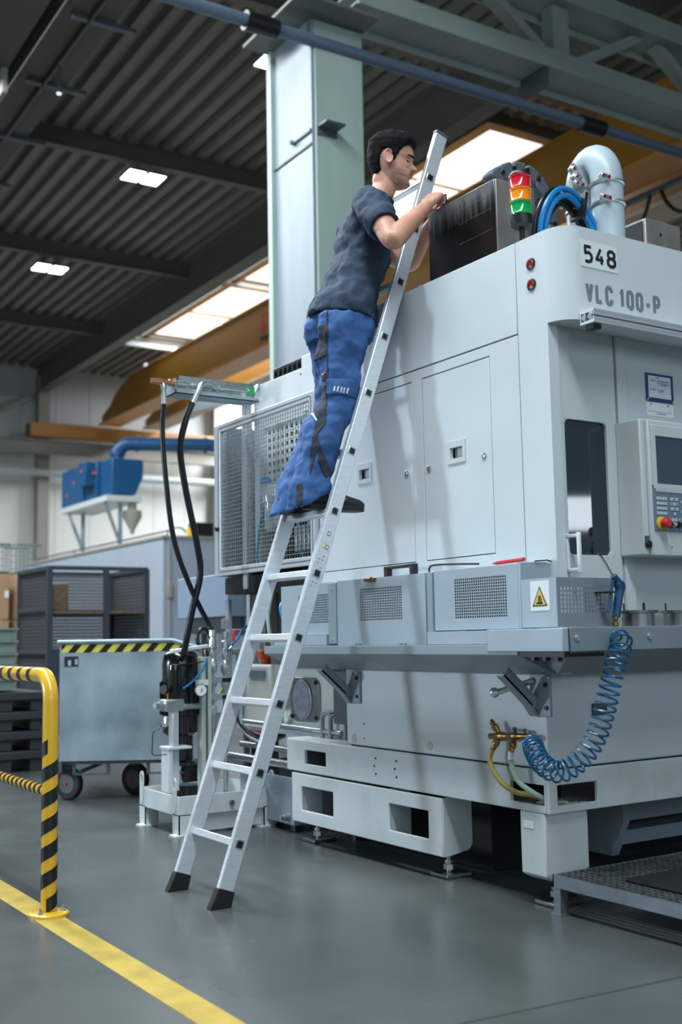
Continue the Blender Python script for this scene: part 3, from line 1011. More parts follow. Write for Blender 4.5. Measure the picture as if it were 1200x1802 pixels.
def strokes(name, word, org, w, h, t, gap, m, parent):
    x = org[0]
    for ch in word:
        if ch == ' ':
            x += w * .62
            continue
        ww = w * {'1': .62, '-': .85}.get(ch, 1)
        mb = MB()
        dq = 0
        for line in GL[ch]:
            P = [(x + u * (ww - t) + t / 2, org[2] + v * (h - t) + t / 2) for u, v in line]
            for (ua, va), (ub, vb) in zip(P, P[1:]):
                L = math.hypot(ub - ua, vb - va) or 1
                nx, nz_ = -(vb - va) / L * t / 2, (ub - ua) / L * t / 2
                mb.prism('Y', [(ua + nx, va + nz_), (ub + nx, vb + nz_), (ub - nx, vb - nz_), (ua - nx, va - nz_)], org[1] - .0006 - (dq := dq + 6e-5), org[1] + .0004)
            for u, v in P[1:-1]:
                mb.prism('Y', [(u + t / 2 * cos(k * pi / 4), v + t / 2 * sin(k * pi / 4)) for k in range(8)], org[1] - .0006 - (dq := dq + 6e-5), org[1] + .0004)
        mb.build(name, m, parent)
        x += ww + gap


np_ = MB().prism('Y', [(3.040, 2.409), (3.234, 2.409), (3.234, 2.512), (3.036, 2.512)], 2.9845, 2.987).build('number_plate', M['white'], mc)
strokes('digit', '548', (3.052, 2.9842, 2.424), .050, .072, .0125, .012, M['ink'], np_)
strokes('letter', 'VLC 100-P', (3.056, 2.9868, 2.272), .043, .080, .0165, .0095, M['greyink'], mc)

# lower body, long beam and its openings
MB().box(2.95, 4.7, 3.172, 4.548, .518, .90).build('lower_body', P_, mc, bevel=.008)
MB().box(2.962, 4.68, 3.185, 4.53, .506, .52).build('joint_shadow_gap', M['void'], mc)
h1, h2 = (3.206, 3.393, .380, .456), (4.742, 4.941, .393, .462)
mb = MB().plate('X', 3.194, 5.117, .353, .508, 2.95, 2.968, [h1, h2])
mb.build('beam_side_plate', BS, mc, bevel=.003)
MB().plate('Y', 2.95, 4.7, .353, .508, 3.176, 3.194, [(2.992, 3.199, .380, .456)]).build('beam_front_plate', BS, mc, bevel=.003)
MB().box(2.952, 4.7, 3.178, 5.115, .500, .512).build('beam_top_plate', BS, mc, bevel=.002)
MB().box(2.952, 4.7, 3.178, 5.115, .353, .365).build('beam_bottom_plate', BS, mc)
MB().box(2.96, 4.7, 5.10, 5.117, .353, .508).build('beam_end_plate', BS, mc)
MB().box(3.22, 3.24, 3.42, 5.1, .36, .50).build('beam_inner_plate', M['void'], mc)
for y in (4.31, 4.15):
    for k, z in enumerate((.47, .435, .40)):
        MB().cyl((2.951, y + (.012 if k == 1 else 0), z), (2.948, y + (.012 if k == 1 else 0), z), .0055, 8).build('screw', M['black'], mc)
for y, z in ((4.485, .548), (3.90, .555)):
    MB().lathe([(0, .022), (.003, .02)], (2.951, y, z), (-1, 0, 0), 18).build('plug', M['post'], mc)
MB().cyl((2.951, 4.40, .62), (2.948, 4.40, .62), .004, 8).cyl((2.951, 4.40, .553), (2.948, 4.40, .553), .004, 8).build('screw', M['black'], mc)
mb = MB()
for k in range(14):
    x, y = 3.0 + .17 * random.random(), 3.2 + .16 * random.random()
    mb.obox((x, y, .372), (.05, .03, .008), Matrix.Rotation(random.random() * 3, 3, 'Z') @ Matrix.Rotation(random.random(), 3, 'X'))
mb.build('swarf', M['debris'], mc, kind='stuff')

# fork pocket block with two openings
mb = MB().plate('X', 3.832, 5.072, .101, .342, 2.95, 2.965, [(4.682, 4.978, .163, .280), (3.926, 4.216, .163, .280)])
mb.build('fork_pocket_plate', BS, mc, bevel=.004)
MB().prism('Y', [(2.955, .342), (3.11, .342), (3.11, .14), (3.09, .118), (2.985, .101), (2.955, .101)], 3.828, 3.846).build('pocket_end_plate', BS, mc, bevel=.003)
MB().box(2.955, 3.11, 5.06, 5.072, .101, .342).build('pocket_end_plate', BS, mc)
for y in (4.22, 4.684):
    MB().box(2.966, 3.075, y, y + .012, .102, .342).build('pocket_divider', BS, mc)
    MB().box(2.966, 3.075, y + .299, y + .305, .102, .342).build('pocket_divider', BS, mc)
MB().box(3.25, 4.6, 3.87, 5.05, .004, .352).build('under_shade_box', M['void'], mc)  # dark box added to put the shade under the machine into colour

# corner leg and levelling feet
MB().prism('Y', [(2.952, .352), (3.172, .352), (3.172, .13), (2.99, .10), (2.952, .12)], 3.207, 3.345).build('corner_leg', BS, mc, bevel=.005)
MB().box(2.9495, 2.952, 3.27, 3.325, .29, .315).build('leg_label', M['white'], mc)


def level_foot(x, y, z1):
    o = MB().box(x - .06, x + .075, y - .06, y + .06, 0, .018).build('levelling_foot', M['steel'], mc, bevel=.004)
    MB().cyl((x, y, .018), (x, y, z1), .012, 12).build('threaded_rod', M['steel'], o)
    MB().tube([(x, y, .028), (x, y, .05)], .024, 6).tube([(x, y, .055), (x, y, .066)], .02, 12).build('nut', M['zinc'], o)


level_foot(3.05, 4.985, .12)
level_foot(3.055, 3.925, .12)
level_foot(3.06, 3.275, .12)

# machine parts in the dark below the front
mb = MB().prism('X', [(3.62, .05), (3.80, .05), (3.80, .33), (3.55, .33), (3.55, .2)], 3.72, 3.76)
mb.build('under_gusset', M['trough'], mc)
MB().box(3.74, 4.7, 3.66, 3.9, .18, .35).box(3.74, 4.7, 3.7, 3.9, .07, .13).build('under_tray', M['trough'], mc)
o = MB().box(3.42, 3.62, 3.92, 3.97, .07, .28).build('under_housing', M['darkgrey'], mc, bevel=.01)
for x in (3.48, 3.57):
    MB().lathe([(0, .04), (.02, .045), (.022, .03)], (x, 3.92, .19), (0, -1, 0), 18).build('round_flange', M['trough'], o)

# drip trough along the side and round the front
tp = [(2.75, .983), (2.75, .945), (2.93, .868), (2.951, .868), (2.951, .90), (2.79, .965), (2.77, .983)]
MB().prism('Y', tp, 3.10, 4.985).build('side_trough', M['trough'], mc, bevel=.002)
MB().box(2.77, 2.96, 3.1, 4.98, .955, .966).build('trough_floor', M['trough'], mc)
tf = [(2.85, 1.04), (2.85, .957), (3.10, .868), (3.175, .868), (3.175, .90), (3.0, 1.04)]
mb = MB()
V = [(2.94 if z < .94 else 2.772, y, z) for y, z in tf] + [(4.7, y, z) for y, z in tf]
n = len(tf)
mb.add(V, [tuple(range(n)), tuple(range(2 * n - 1, n - 1, -1))] + [(i, i + n, (i + 1) % n + n, (i + 1) % n) for i in range(n)])
ft = mb.build('front_trough', M['trough_front'], mc, bevel=.002)
for x in (2.80, 3.16, 3.75):
    MB().lathe([(0, .012), (.004, .012), (.004, .008), (.009, .007)], (x, 2.85, 1.005), (0, -1, 0), 12).build('bolt', M['zinc'], ft)
MB().box(2.746, 2.952, 2.862, 3.262, .957, 1.038).build('corner_ledge', M['cover'], mc, bevel=.003)
mb = MB()
mb.box(2.757, 2.95, 2.868, 3.098, .938, .957)  # black box painting the shade of the gap below the ledge
for y in (2.9, 2.96, 3.02):
    mb.box(2.757, 2.78, y, y + .018, .925, .938)
mb.build('ledge_gap_shade', M['black'], mc)
MB().box(2.77, 2.95, 3.262, 3.66, .985, 1.036).build('cover_plinth', M['cover'], mc)
MB().box(2.79, 2.95, 4.46, 4.95, .985, 1.033).build('cover_plinth', M['cover'], mc)


def bracket(yc):
    o = MB().box(2.938, 2.95, yc - .055, yc + .055, .712, .862).build('trough_bracket', M['trough'], mc, bevel=.003)
    mb = MB().prism('Y', [(2.938, .735), (2.90, .76), (2.80, .868), (2.82, .90), (2.925, .79), (2.938, .78)], yc + .042, yc + .05)
    mb.prism('Y', [(2.938, .735), (2.90, .76), (2.775, .868), (2.80, .90), (2.925, .79), (2.938, .78)], yc + .012, yc + .018)
    mb.build('bracket_web', M['trough_front'], o)
    MB().prism('Y', [(2.938, .712), (2.93, .712), (2.895, .757), (2.77, .868), (2.778, .875), (2.905, .765), (2.938, .722)], yc + .012, yc + .05).build('bracket_arm', M['trough_front'], o)
    for z in (.745, .83):
        MB().lathe([(0, .009), (.006, .009)], (2.938, yc - .035, z), (-1, 0, 0), 6).build('bolt', M['black'], o)
    return o


bracket(4.47)
bracket(3.195)
MB().tube([(2.938, 3.225, .845), (2.84, 3.33, .80)], .012, 10).lathe([(0, .018), (.02, .02), (.03, .012)], (2.845, 3.325, .803), (-.7, .7, -.2), 12).build('grease_nipple', M['zinc'], mc)
MB().box(3.18, 3.25, 3.155, 3.172, .705, .75).build('magnet_block', M['darkgrey'], mc, bevel=.004)


def cover(name, y0, y1, z0, z1, x0, perf, ny, nz, m=None):
    """sheet steel guard with a punched field"""
    m = m or M['cover']
    py0, py1, pz0, pz1 = perf
    hy, hz = (py1 - py0) / ny, (pz1 - pz0) / nz
    holes = [(py0 + i * hy + hy * .17, py0 + (i + 1) * hy - hy * .17, pz0 + j * hz + hz * .15, pz0 + (j + 1) * hz - hz * .15)
             for i in range(ny) for j in range(nz)]
    o = MB().box(x0 + .002, 2.96, y0, y0 + .003, z0, z1).box(x0 + .002, 2.96, y1 - .003, y1, z0, z1).box(x0 + .002, 2.96, y0, y1, z1 - .003, z1).build(name, m, mc)
    MB().plate('X', y0, y1, z0, z1, x0, x0 + .002, holes).build('punched_sheet', m, o)
    MB().box(2.90, 2.91, y0 + .01, y1 - .01, z0, z1 - .01).build('inner_shade_sheet', M['void'], o)  # dark sheet added: shade behind the punched holes as colour
    return o


B = cover('perforated_guard', 3.705, 4.378, .984, 1.277, 2.80, (3.87, 4.19, 1.09, 1.234), 25, 13)
A = cover('perforated_guard', 4.465, 4.93, 1.034, 1.277, 2.82, (4.48, 4.76, 1.088, 1.226), 22, 12)
Cc = cover('perforated_guard', 3.14, 3.645, 1.04, 1.279, 2.80, (3.203, 3.515, 1.084, 1.242), 24, 14)
MB().box(2.795, 2.806, 4.38, 4.45, .99, 1.272).build('guard_strap', M['trough'], A, bevel=.004)
for z in (1.24, 1.01):
    MB().lathe([(0, .006), (.003, .005)], (2.795, 4.415, z), (-1, 0, 0), 10).build('rivet', M['zinc'], A)
mb = MB().prism('Y', [(2.83, 1.28), (2.95, 1.28), (2.95, 1.30)], 3.66, 3.69)
MB().box(2.795, 2.83, 3.655, 3.69, .99, 1.278).build('guard_edge', M['trough'], Cc, bevel=.003)
pts = spline([(2.80, 3.675, 1.27), (2.80, 3.672, 1.296), (2.80, 3.64, 1.305), (2.80, 3.5, 1.30), (2.80, 3.36, 1.292)], 6)
MB().tube(pts, .004, 6).build('cable', M['black'], Cc)
# rounded end of the right guard
arcp = [(2.80, 1.04), (2.80, 1.284), (2.93, 1.286)] + [(2.93 + .06 * sin(a), 1.226 + .06 * cos(a)) for a in [pi / 2 * k / 6 for k in range(7)]] + [(2.99, 1.04)]
MB().prism('Y', arcp, 3.125, 3.14).build('guard_end', M['cover'], Cc, bevel=.002)
pts = [(2.87, 3.12, 1.288), (2.93, 3.118, 1.293)] + [(2.935 + .062 * sin(a), 3.118, 1.229 + .062 * cos(a)) for a in [pi / 2 * k / 6 for k in range(7)]]
MB().tube(pts, .003, 6).build('cable', M['black'], Cc)
# handle and latch of the middle guard
mb = MB().box(2.84, 2.87, 3.84, 3.87, 1.277, 1.325).box(2.84, 2.87, 4.03, 4.06, 1.277, 1.325).box(2.84, 2.87, 3.84, 4.06, 1.312, 1.328)
mb.build('guard_handle', M['black'], B, bevel=.006)
MB().box(2.785, 2.81, 4.06, 4.135, 1.262, 1.276).cyl((2.79, 4.08, 1.27), (2.79, 4.11, 1.27), .011, 10).build('latch', M['brass'], B)
mb = MB()
for y in (4.22, 4.19, 3.88, 3.85):
    mb.cyl((2.80, y, .99), (2.792, y, .99), .006, 8)
mb.build('hinge_screw', M['trough'], B)

# corner guard: plain side with a warning sign, punched front
ny, nz = 15, 6
px0_, px1_, pz0_, pz1_ = 2.815, 3.065, 1.09, 1.186
hx, hz = (px1_ - px0_) / ny, (pz1_ - pz0_) / nz
holes = [(px0_ + i * hx + hx * .2, px0_ + (i + 1) * hx - hx * .2, pz0_ + j * hz + hz * .16, pz0_ + (j + 1) * hz - hz * .16) for i in range(ny) for j in range(nz)]
Dg = MB().box(2.80, 2.803, 2.94, 3.123, 1.042, 1.218).build('corner_guard', M['cover'], mc)
MB().plate('Y', 2.80, 3.08, 1.042, 1.218, 2.938, 2.940, holes).build('punched_sheet', M['trough_front'], Dg)
MB().box(3.077, 3.08, 2.94, 3.08, 1.042, 1.218).build('guard_side', M['trough_front'], Dg)
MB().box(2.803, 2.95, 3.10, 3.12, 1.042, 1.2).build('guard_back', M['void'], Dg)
MB().cyl((2.86, 2.99, 1.205), (2.88, 2.99, 1.205), .006, 8).build('guard_pin', M['black'], Dg)
ws = MB().box(2.7985, 2.80, 2.975, 3.073, 1.102, 1.209).build('warning_sign', M['white'], Dg, label='white sign with a yellow warning triangle')


def tri(y0, y1, z0, z1):
    return [(y0, z0), (y1, z0), ((y0 + y1) / 2, z1)]


MB().prism('X', tri(2.985, 3.063, 1.118, 1.19), 2.7978, 2.7985).build('triangle_border', M['ink'], ws)
MB().prism('X', tri(2.993, 3.055, 1.1225, 1.181), 2.7972, 2.7978).build('triangle_field', M['signyellow'], ws)
mb = MB()
for k in range(3):
    mb.box(2.7966, 2.7972, 3.012 + k * .008, 3.017 + k * .008, 1.128, 1.146)
mb.box(2.7966, 2.7972, 3.008, 3.042, 1.126, 1.132).box(2.7966, 2.7972, 3.018, 3.030, 1.146, 1.156)
mb.build('hand_symbol', M['ink'], ws)

# two spindle cups on the front trough
for x in (3.24, 3.47, 3.70):
    o = MB().lathe([(0, .06), (.05, .06), (.052, .074), (.062, .076), (.062, .05)], (x, 2.97, 1.038), n=24).build('chuck_cup', M['steel'], mc)
    for a in (0.3, 2.4, 4.4):
        MB().cyl((x + .05 * cos(a), 2.97 + .05 * sin(a), 1.10), (x + .05 * cos(a), 2.97 + .05 * sin(a), 1.128), .0035, 6).build('pin', M['black'], o)

# ------------------------------------------------------------------ operator panel (swivel housing on the front)
cp = thing('control_panel', 'pale operator control panel with dark screen, keypad and red stop button', 'control panel', (3.4, 3.0, 1.31))
MB().box(3.302, 3.9, 2.975, 3.10, 1.312, 1.842).build('rear_housing', PF, cp, bevel=.006)
MB().box(3.325, 3.9, 2.955, 2.975, 1.308, 1.838).build('front_housing', PF, cp, bevel=.006)
MB().plate('Y', 3.336, 3.9, 1.565, 1.815, 2.945, 2.956, [(3.357, 3.82, 1.586, 1.772)]).build('screen_bezel', PF, cp, bevel=.002)
MB().box(3.354, 3.83, 2.950, 2.957, 1.58, 1.78).build('screen', M['screen'], cp)
kp = MB().box(3.336, 3.9, 2.947, 2.957, 1.404, 1.582).build('keypad_plate', M['keyplate'], cp, bevel=.002)
km = MB().box(-.0062, .0062, -.003, 0, -.0058, .0058).mesh('key')
km.materials.append(M['key'])
bd = bpy.data
rows_ = [(1.560, 0, 14), (1.529, 0, 4), (1.510, 0, 4), (1.491, 0, 4), (1.472, 0, 4)]
for z, c0, n_ in rows_:
    for i in range(n_):
        shared('key', km, (3.352 + i * .0152 - 3.4, 2.9475 - 3.0, z - 1.31), kp)
for z, cs in ((1.529, (5, 6, 7)), (1.510, (5, 6, 7)), (1.491, (5, 6, 7)), (1.472, (6,)), (1.449, (4, 5.2, 6.4, 8)), (1.520, (9,)), (1.482, (9,)), (1.529, (10, 11, 12)), (1.505, (10, 11, 12)), (1.480, (10, 11, 12))):
    for i in cs:
        shared('key', km, (3.354 + i * .0152 - 3.4, 2.9475 - 3.0, z - 1.31), kp)
mb = MB()
for z, i in ((1.529, 6), (1.510, 5), (1.510, 7), (1.491, 6), (1.449, 8)):
    mb.box(3.351 + i * .0152, 3.357 + i * .0152, 2.9438, 2.9446, z - .003, z + .003)
mb.build('key_symbol', M['ink'], kp)
o = MB().lathe([(0, .026), (.006, .026), (.008, .022)], (3.366, 2.947, 1.432), (0, -1, 0), 24).build('stop_collar', M['estopyellow'], cp)
MB().lathe([(.006, .012), (.02, .012), (.02, .0195), (.036, .0195), (.04, .015)], (3.366, 2.947, 1.432), (0, -1, 0), 24).build('stop_button', M['red'], o, label='red mushroom stop button')
for x, mm in ((3.41, 'black'), (3.432, 'zinc'), (3.46, 'black'), (3.488, 'zinc')):
    MB().lathe([(0, .0125), (.008, .0125), (.009, .009), (.016, .008)], (x, 2.947, 1.43), (0, -1, 0), 16).build('selector_knob', M[mm], cp)
MB().box(3.330, 3.352, 2.970, 2.974, 1.352, 1.372).build('key_switch_plate', M['darkgrey'], cp)
o = MB().box(3.304, 3.3245, 2.970, 2.976, 1.362, 1.385).build('key_switch_label', M['darkgrey'], cp)
MB().lathe([(0, .014), (.012, .014), (.014, .011)], (3.314, 2.972, 1.352), (0, -1, 0), 18).build('key_switch', M['black'], cp)
MB().cyl((3.43, 2.956, 1.343), (3.43, 2.953, 1.343), .003, 8).build('screw', M['darkgrey'], cp)

# ------------------------------------------------------------------ magnetic document pocket with a handwritten sheet
dp = thing('document_frame', 'navy framed sheet with handwriting above the control panel', 'sign', (3.56, 3.10, 1.95))
MB().plate('Y', 3.487, 3.648, 1.951, 2.069, 3.094, 3.099, [(3.500, 3.636, 1.968, 2.060)]).build('frame', M['navyframe'], dp, bevel=.001)
MB().box(3.499, 3.637, 3.0965, 3.099, 1.966, 2.062).build('sheet', M['paper'], dp)
mb = MB()
rnd = random.Random(3)
for z, x0, x1 in ((2.053, 3.545, 3.572), (2.040, 3.510, 3.545), (2.040, 3.556, 3.625), (2.030, 3.560, 3.625), (2.024, 3.575, 3.61), (2.002, 3.512, 3.548), (2.002, 3.556, 3.595), (1.996, 3.56, 3.59)):
    x = x0
    while x < x1:
        a = rnd.uniform(-.004, .004)
        mb.bar((x, 3.0962, z - .003), (x + .003, 3.0962, z + .003 + a), .0006, .0012)
        x += .0045
mb.build('handwriting', M['ink'], dp)
for x in (3.4925, 3.6425):
    MB().bar((x - .003, 3.0935, 1.953), (x + .005, 3.0935, 1.965), .001, .003).build('corner_mark', M['white'], dp)
MB().box(3.488, 3.648, 3.0985, 3.1, 1.893, 1.955).build('lower_sheet', M['white'], dp)
MB().box(3.494, 3.640, 3.098, 3.0985, 1.911, 1.9125).box(3.545, 3.6, 3.098, 3.0985, 1.902, 1.9055).box(3.51, 3.52, 3.098, 3.0985, 1.938, 1.944).box(3.61, 3.622, 3.098, 3.0985, 1.938, 1.944).build('printed_line', M['greyink'], dp)

# ------------------------------------------------------------------ things on the machine's roof
st = thing('signal_tower', 'red, amber and green signal tower light on the machine roof edge', 'signal light', (3.032, 3.3, 2.555))
c = (3.032, 3.3)
MB().cyl((*c, 2.555), (*c, 2.66), .0115, 14).build('pole', M['black'], st)
MB().lathe([(0, .03), (.012, .044), (.03, .046), (.05, .046), (.052, .042)], (*c, 2.655)).build('base', M['black'], st)
for z, nm in ((2.707, 'greenlens'), (2.762, 'amberlens'), (2.817, 'redlens')):
    MB().lathe([(0, .045), (.004, .046), (.008, .043), (.048, .043), (.050, .046), (.055, .046)], (*c, z), n=24).build({'g': 'green', 'a': 'amber', 'r': 'red'}[nm[0]] + '_lamp', M[nm], st)
MB().lathe([(0, .046), (.006, .046), (.012, .042), (.016, .04)], (*c, 2.872)).build('cap', M['black'], st)

bx = thing('steel_housing', 'oily dark steel housing standing on the machine roof beside the man', 'box', (3.05, 3.47, 2.555))
MB().box(3.05, 3.27, 3.47, 3.937, 2.556, 2.935).build('housing_body', M['baresteel'], bx, bevel=.004)
MB().box(3.044, 3.05, 3.475, 3.932, 2.56, 2.932).build('front_sheet', M['oilsheet_reflection'], bx, bevel=.003)
for z in (2.72, 2.81, 2.872):
    MB().bar((3.0437, 3.49, z), (3.0437, 3.49 + .22, z - .002), .0012, .0009).build('weld_seam', M['baresteel'], bx)
for k in range(7):
    y = 3.56 + k * .035
    MB().bar((3.0437, y, 2.895 - .02 * (k % 3)), (3.0437, y - .003, 2.83 - .012 * (k % 4)), .0008, .0018).build('drip_streak', M['steel'], bx)
MB().box(3.0, 3.05, 3.955, 4.02, 2.556, 2.60).build('mount_lug', M['pipegrey'], bx, bevel=.005)

# cable chain arching off the steel housing
cc = thing('cable_chain', 'dark link cable chain arching behind the steel housing', 'cable chain', (3.45, 3.75, 2.93))
arc_pts = [(3.26, 3.06), (3.31, 3.105), (3.38, 3.14), (3.46, 3.15), (3.53, 3.12), (3.58, 3.06), (3.61, 2.99), (3.62, 2.92), (3.62, 2.85), (3.62, 2.78)]
lk = None
for i in range(len(arc_pts) - 1):
    (xa, za), (xb, zb) = arc_pts[i], arc_pts[i + 1]
    d = Vector((xb - xa, 0, zb - za))
    o = MB().bar((xa, 3.75, za), (xb, 3.75, zb), .075, .072, up=(0, 1, 0)).build('link', M['darkgrey'], cc, bevel=.012)
    MB().cyl((xa, 3.708, za), (xa, 3.712, za), .011, 12).build('link_pin', M['black'], o)
MB().box(3.255, 3.65, 3.70, 3.80, 2.556, 2.74).build('chain_mount', M['darkgrey'], cc)

# coiled blue and black hoses
hc = thing('hose_coil', 'coil of bright blue and black hoses tied on the machine roof', 'hose', (3.49, 3.42, 2.56))
for k, (rr_, off, mm) in enumerate(((.175, 0, 'bluehose'), (.148, .0, 'bluehose'), (.185, .03, 'hose'), (.165, .045, 'hose'), (.14, .04, 'hose'), (.12, .03, 'hose'))):
    pts = []
    for i in range(29):
        a = radians(-50 + 280 * i / 28)
        pts.append((3.405 + (rr_) * cos(a), 3.40 + off + .02 * sin(a * 2), 2.735 + rr_ * 1.12 * sin(a)))
    MB().tube(pts, .0125 if mm == 'bluehose' else .0095, 8).build('hose_loop', M[mm], hc)
MB().bar((3.475, 3.425, 2.82), (3.50, 3.425, 2.935), .08, .016, up=(1, 0, 0)).build('tie', M['black'], hc)

# duct pipe with clamps
dpn = thing('pipe_bend', 'light grey pipe bend with bolted clamps rising from the machine roof', 'pipe', (3.63, 3.4, 2.56))
R_ = .072
pts = [(3.64, 3.40, 2.556), (3.64, 3.40, 3.02)] + [(3.64, 3.40 + .078 * (1 - cos(a)), 3.02 + .118 * sin(a)) for a in [pi * k / 12 for k in range(1, 13)]] + [(3.64, 3.556, 2.556)]
MB().tube(pts, R_, 20).build('pipe', M['pipe'], dpn)
for (y, z, ax) in ((3.40, 2.905, (0, 0, 1)), (3.40, 3.00, (0, 0, 1)), (3.556, 2.92, (0, 0, 1)), (3.556, 3.02, (0, 0, 1))):
    MB().lathe([(-.008, R_ + .002), (-.004, R_ + .008), (.004, R_ + .008), (.008, R_ + .002)], (3.64, y, z), ax).build('clamp', M['zinc'], dpn)
    o = MB().box(3.56 - .03, 3.56 + .03, y - .075, y - .055, z - .012, z + .012).build('clamp_bolt', M['zinc'], dpn, bevel=.004)
    MB().cyl((3.54, y - .08, z), (3.54, y - .06, z), .008, 8).cyl((3.575, y - .08, z), (3.575, y - .06, z), .008, 8).build('bolt_head', M['darkred'], o)
    MB().box(3.70, 3.735, y - .02, y + .02, z - .014, z + .008).build('clamp_bolt', M['darkgrey'], dpn, bevel=.004)
for z, x, y in ((3.10, 3.56, 3.52), (3.055, 3.555, 3.5), (3.0, 3.53, 3.56), (2.96, 3.53, 3.58)):
    MB().obox((x, y, z), (.05, .03, .05), Matrix.Rotation(.6, 3, 'Y')).build('clamp_ear', M['zinc'], dpn, bevel=.012)
    MB().cyl((x - .01, y - .02, z), (x - .01, y - .012, z), .009, 8).build('bolt_head', M['darkred'], dpn)
b2 = thing('steel_cabinet', 'grey sheet steel box at the right edge behind the pipe bend', 'box', (4.45, 3.9, 2.556))
MB().box(4.45, 4.72, 3.9, 4.45, 2.556, 3.175).build('cabinet_body', M['baresteel'], b2, bevel=.006)
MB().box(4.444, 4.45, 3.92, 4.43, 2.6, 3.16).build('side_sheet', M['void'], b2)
MB().cyl((4.56, 3.9, 3.10), (4.56, 3.896, 3.10), .008, 8).build('screw', M['black'], b2)

# red marker lying on the right guard
rm = thing('marker_pen', 'red pen lying on the right perforated guard below the side panel', 'pen', (2.83, 3.2, 1.285))
MB().tube([(2.83, 3.29, 1.291), (2.835, 3.14, 1.2955)], [.007, .008], 10).build('barrel', M['red'], rm)
MB().tube([(2.83, 3.29, 1.291), (2.829, 3.31, 1.2905)], [.006, .003], 10).build('tip', M['darkred'], rm)

# ------------------------------------------------------------------ ladder
ld = thing('ladder', 'bright aluminium single ladder leaning on the machine, with a man on it', 'ladder', (2.0, 4.19, 0))
lx = lambda z: 2.0 + .3517 * z            # stile axis
ZB, ZT = .055, 3.36
LN = math.hypot(.3517, 1)
dirv = Vector((.3517, 0, 1)).normalized()
nrm = Vector((dirv.z, 0, -dirv.x))
hw = .033                                  # half width of the stile in the plane of lean
for yc, s in ((3.999, -1), (4.387, 1)):
    a, b = Vector((lx(ZB), yc, ZB)), Vector((lx(ZT), yc, ZT))
    cxs = [(-hw, -.0135), (hw, -.0135), (hw, .0135), (-hw, .0135)]
    st_ = MB()
    V = [p + nrm * u + Vector((0, w, 0)) for p in (a, b) for u, w in cxs]
    st_.add(V, [(0, 1, 2, 3), (7, 6, 5, 4)] + [(i, (i + 1) % 4, (i + 1) % 4 + 4, i + 4) for i in range(4)])
    so = st_.build('stile', M['alu'], ld, bevel=.004, label='near stile' if s < 0 else 'far stile')
    f0 = Vector((lx(.0), yc, 0))
    ft_ = MB()
    V = [f0 + Vector((-.048, -.019, 0)), f0 + Vector((.042, -.019, 0)), f0 + Vector((.042, .019, 0)), f0 + Vector((-.048, .019, 0))]
    top = a + dirv * .012
    V += [top + nrm * (-hw - .003) + Vector((0, -.018, 0)), top + nrm * (hw + .003) + Vector((0, -.018, 0)),
          top + nrm * (hw + .003) + Vector((0, .018, 0)), top + nrm * (-hw - .003) + Vector((0, .018, 0))]
    ft_.add(V, [(3, 2, 1, 0), (4, 5, 6, 7)] + [(i, (i + 1) % 4, (i + 1) % 4 + 4, i + 4) for i in range(4)])
    ft_.build('foot', M['rubber'], ld, bevel=.003)
    MB().obox(b + dirv * .006, (.016, .031, .071), Matrix((dirv, Vector((0, 1, 0)), nrm)).transposed()).build('end_cap', M['darkgrey'], ld, bevel=.004)
Rm = Matrix((nrm, Vector((0, 1, 0)), dirv)).transposed()
for n in range(12):
    z = .23 + .2641 * n
    c = Vector((lx(z), 0, z))
    o = MB().obox((c.x, 4.193, c.z), (.030, .375, .030), Rm).build('rung', M['alu'], ld, bevel=.004)
    for yy, s in ((3.9855, -1), (4.4005, 1)):
        MB().obox((c.x, yy, c.z), (.036, .004, .036), Rm).build('rung_flare', M['zinc'], o, bevel=.003)
        MB().obox((c.x, yy + s * .002, c.z), (.026, .004, .026), Rm).build('rung_plug', M['black'], o, bevel=.004)
# stickers on the near stile below the man's shoe
for z, dx, col in ((1.455, .004, 'pictogram_label'), (1.40, -.006, 'a'), (1.40, .012, 'b')):
    c = Vector((lx(z), 3.985, z)) + nrm * dx
    MB().obox(c, (.016, .0006, .020), Rm).build('sticker', M[{'pictogram_label': 'greenlens', 'a': 'signyellow', 'b': 'keyplate'}[col]], ld)
    MB().obox(c + Vector((0, -.0005, 0)), (.009, .0006, .011), Rm).build('sticker_symbol', M['white'], ld)
mb = MB()
for i in range(9):
    z = 1.36 - i * .016
    for dx in (-.01, .008):
        if (i + (dx > 0)) % 3:
            mb.obox(Vector((lx(z), 3.9853, z)) + nrm * dx, (.008, .0005, .004), Rm)
mb.build('sticker_print', M['greyink'], ld)

# ------------------------------------------------------------------ step platform of grating in front of the machine
sp = thing('step_platform', 'galvanised grating step platform in front of the machine at lower right', 'platform', (2.95, 2.4, 0))
ZP = .142
ya, xa = 3.165, 2.94
fr = MB().box(xa, xa + 2.0, 2.08 + .0, 2.11, ZP - .045, ZP)
MB().box(xa, xa + .006, 1.6, ya, ZP - .045, ZP).build('edge_bar', M['galv_dark'], sp)
MB().box(xa, xa + 1.6, ya - .006, ya, ZP - .045, ZP).build('edge_bar', M['galv_dark'], sp)
MB().box(xa + 1.6, xa + 1.606, 1.6, ya, ZP - .045, ZP).build('edge_bar', M['galv_dark'], sp)
MB().box(xa, xa + 1.6, 1.6, 1.606, ZP - .045, ZP).build('edge_bar', M['galv_dark'], sp)
mb = MB()
nb = 52
for k in range(nb):
    x = xa + .015 + k * 1.575 / nb
    mb.box(x, x + .003, 1.606, ya - .006, ZP - .03, ZP)
for k in range(52):
    y = 1.62 + k * (ya - 1.63) / 52
    mb.box(xa + .006, xa + 1.6, y, y + .003, ZP - .012, ZP - .001)
mb.build('grating', M['galv_floor'], sp, kind='stuff')
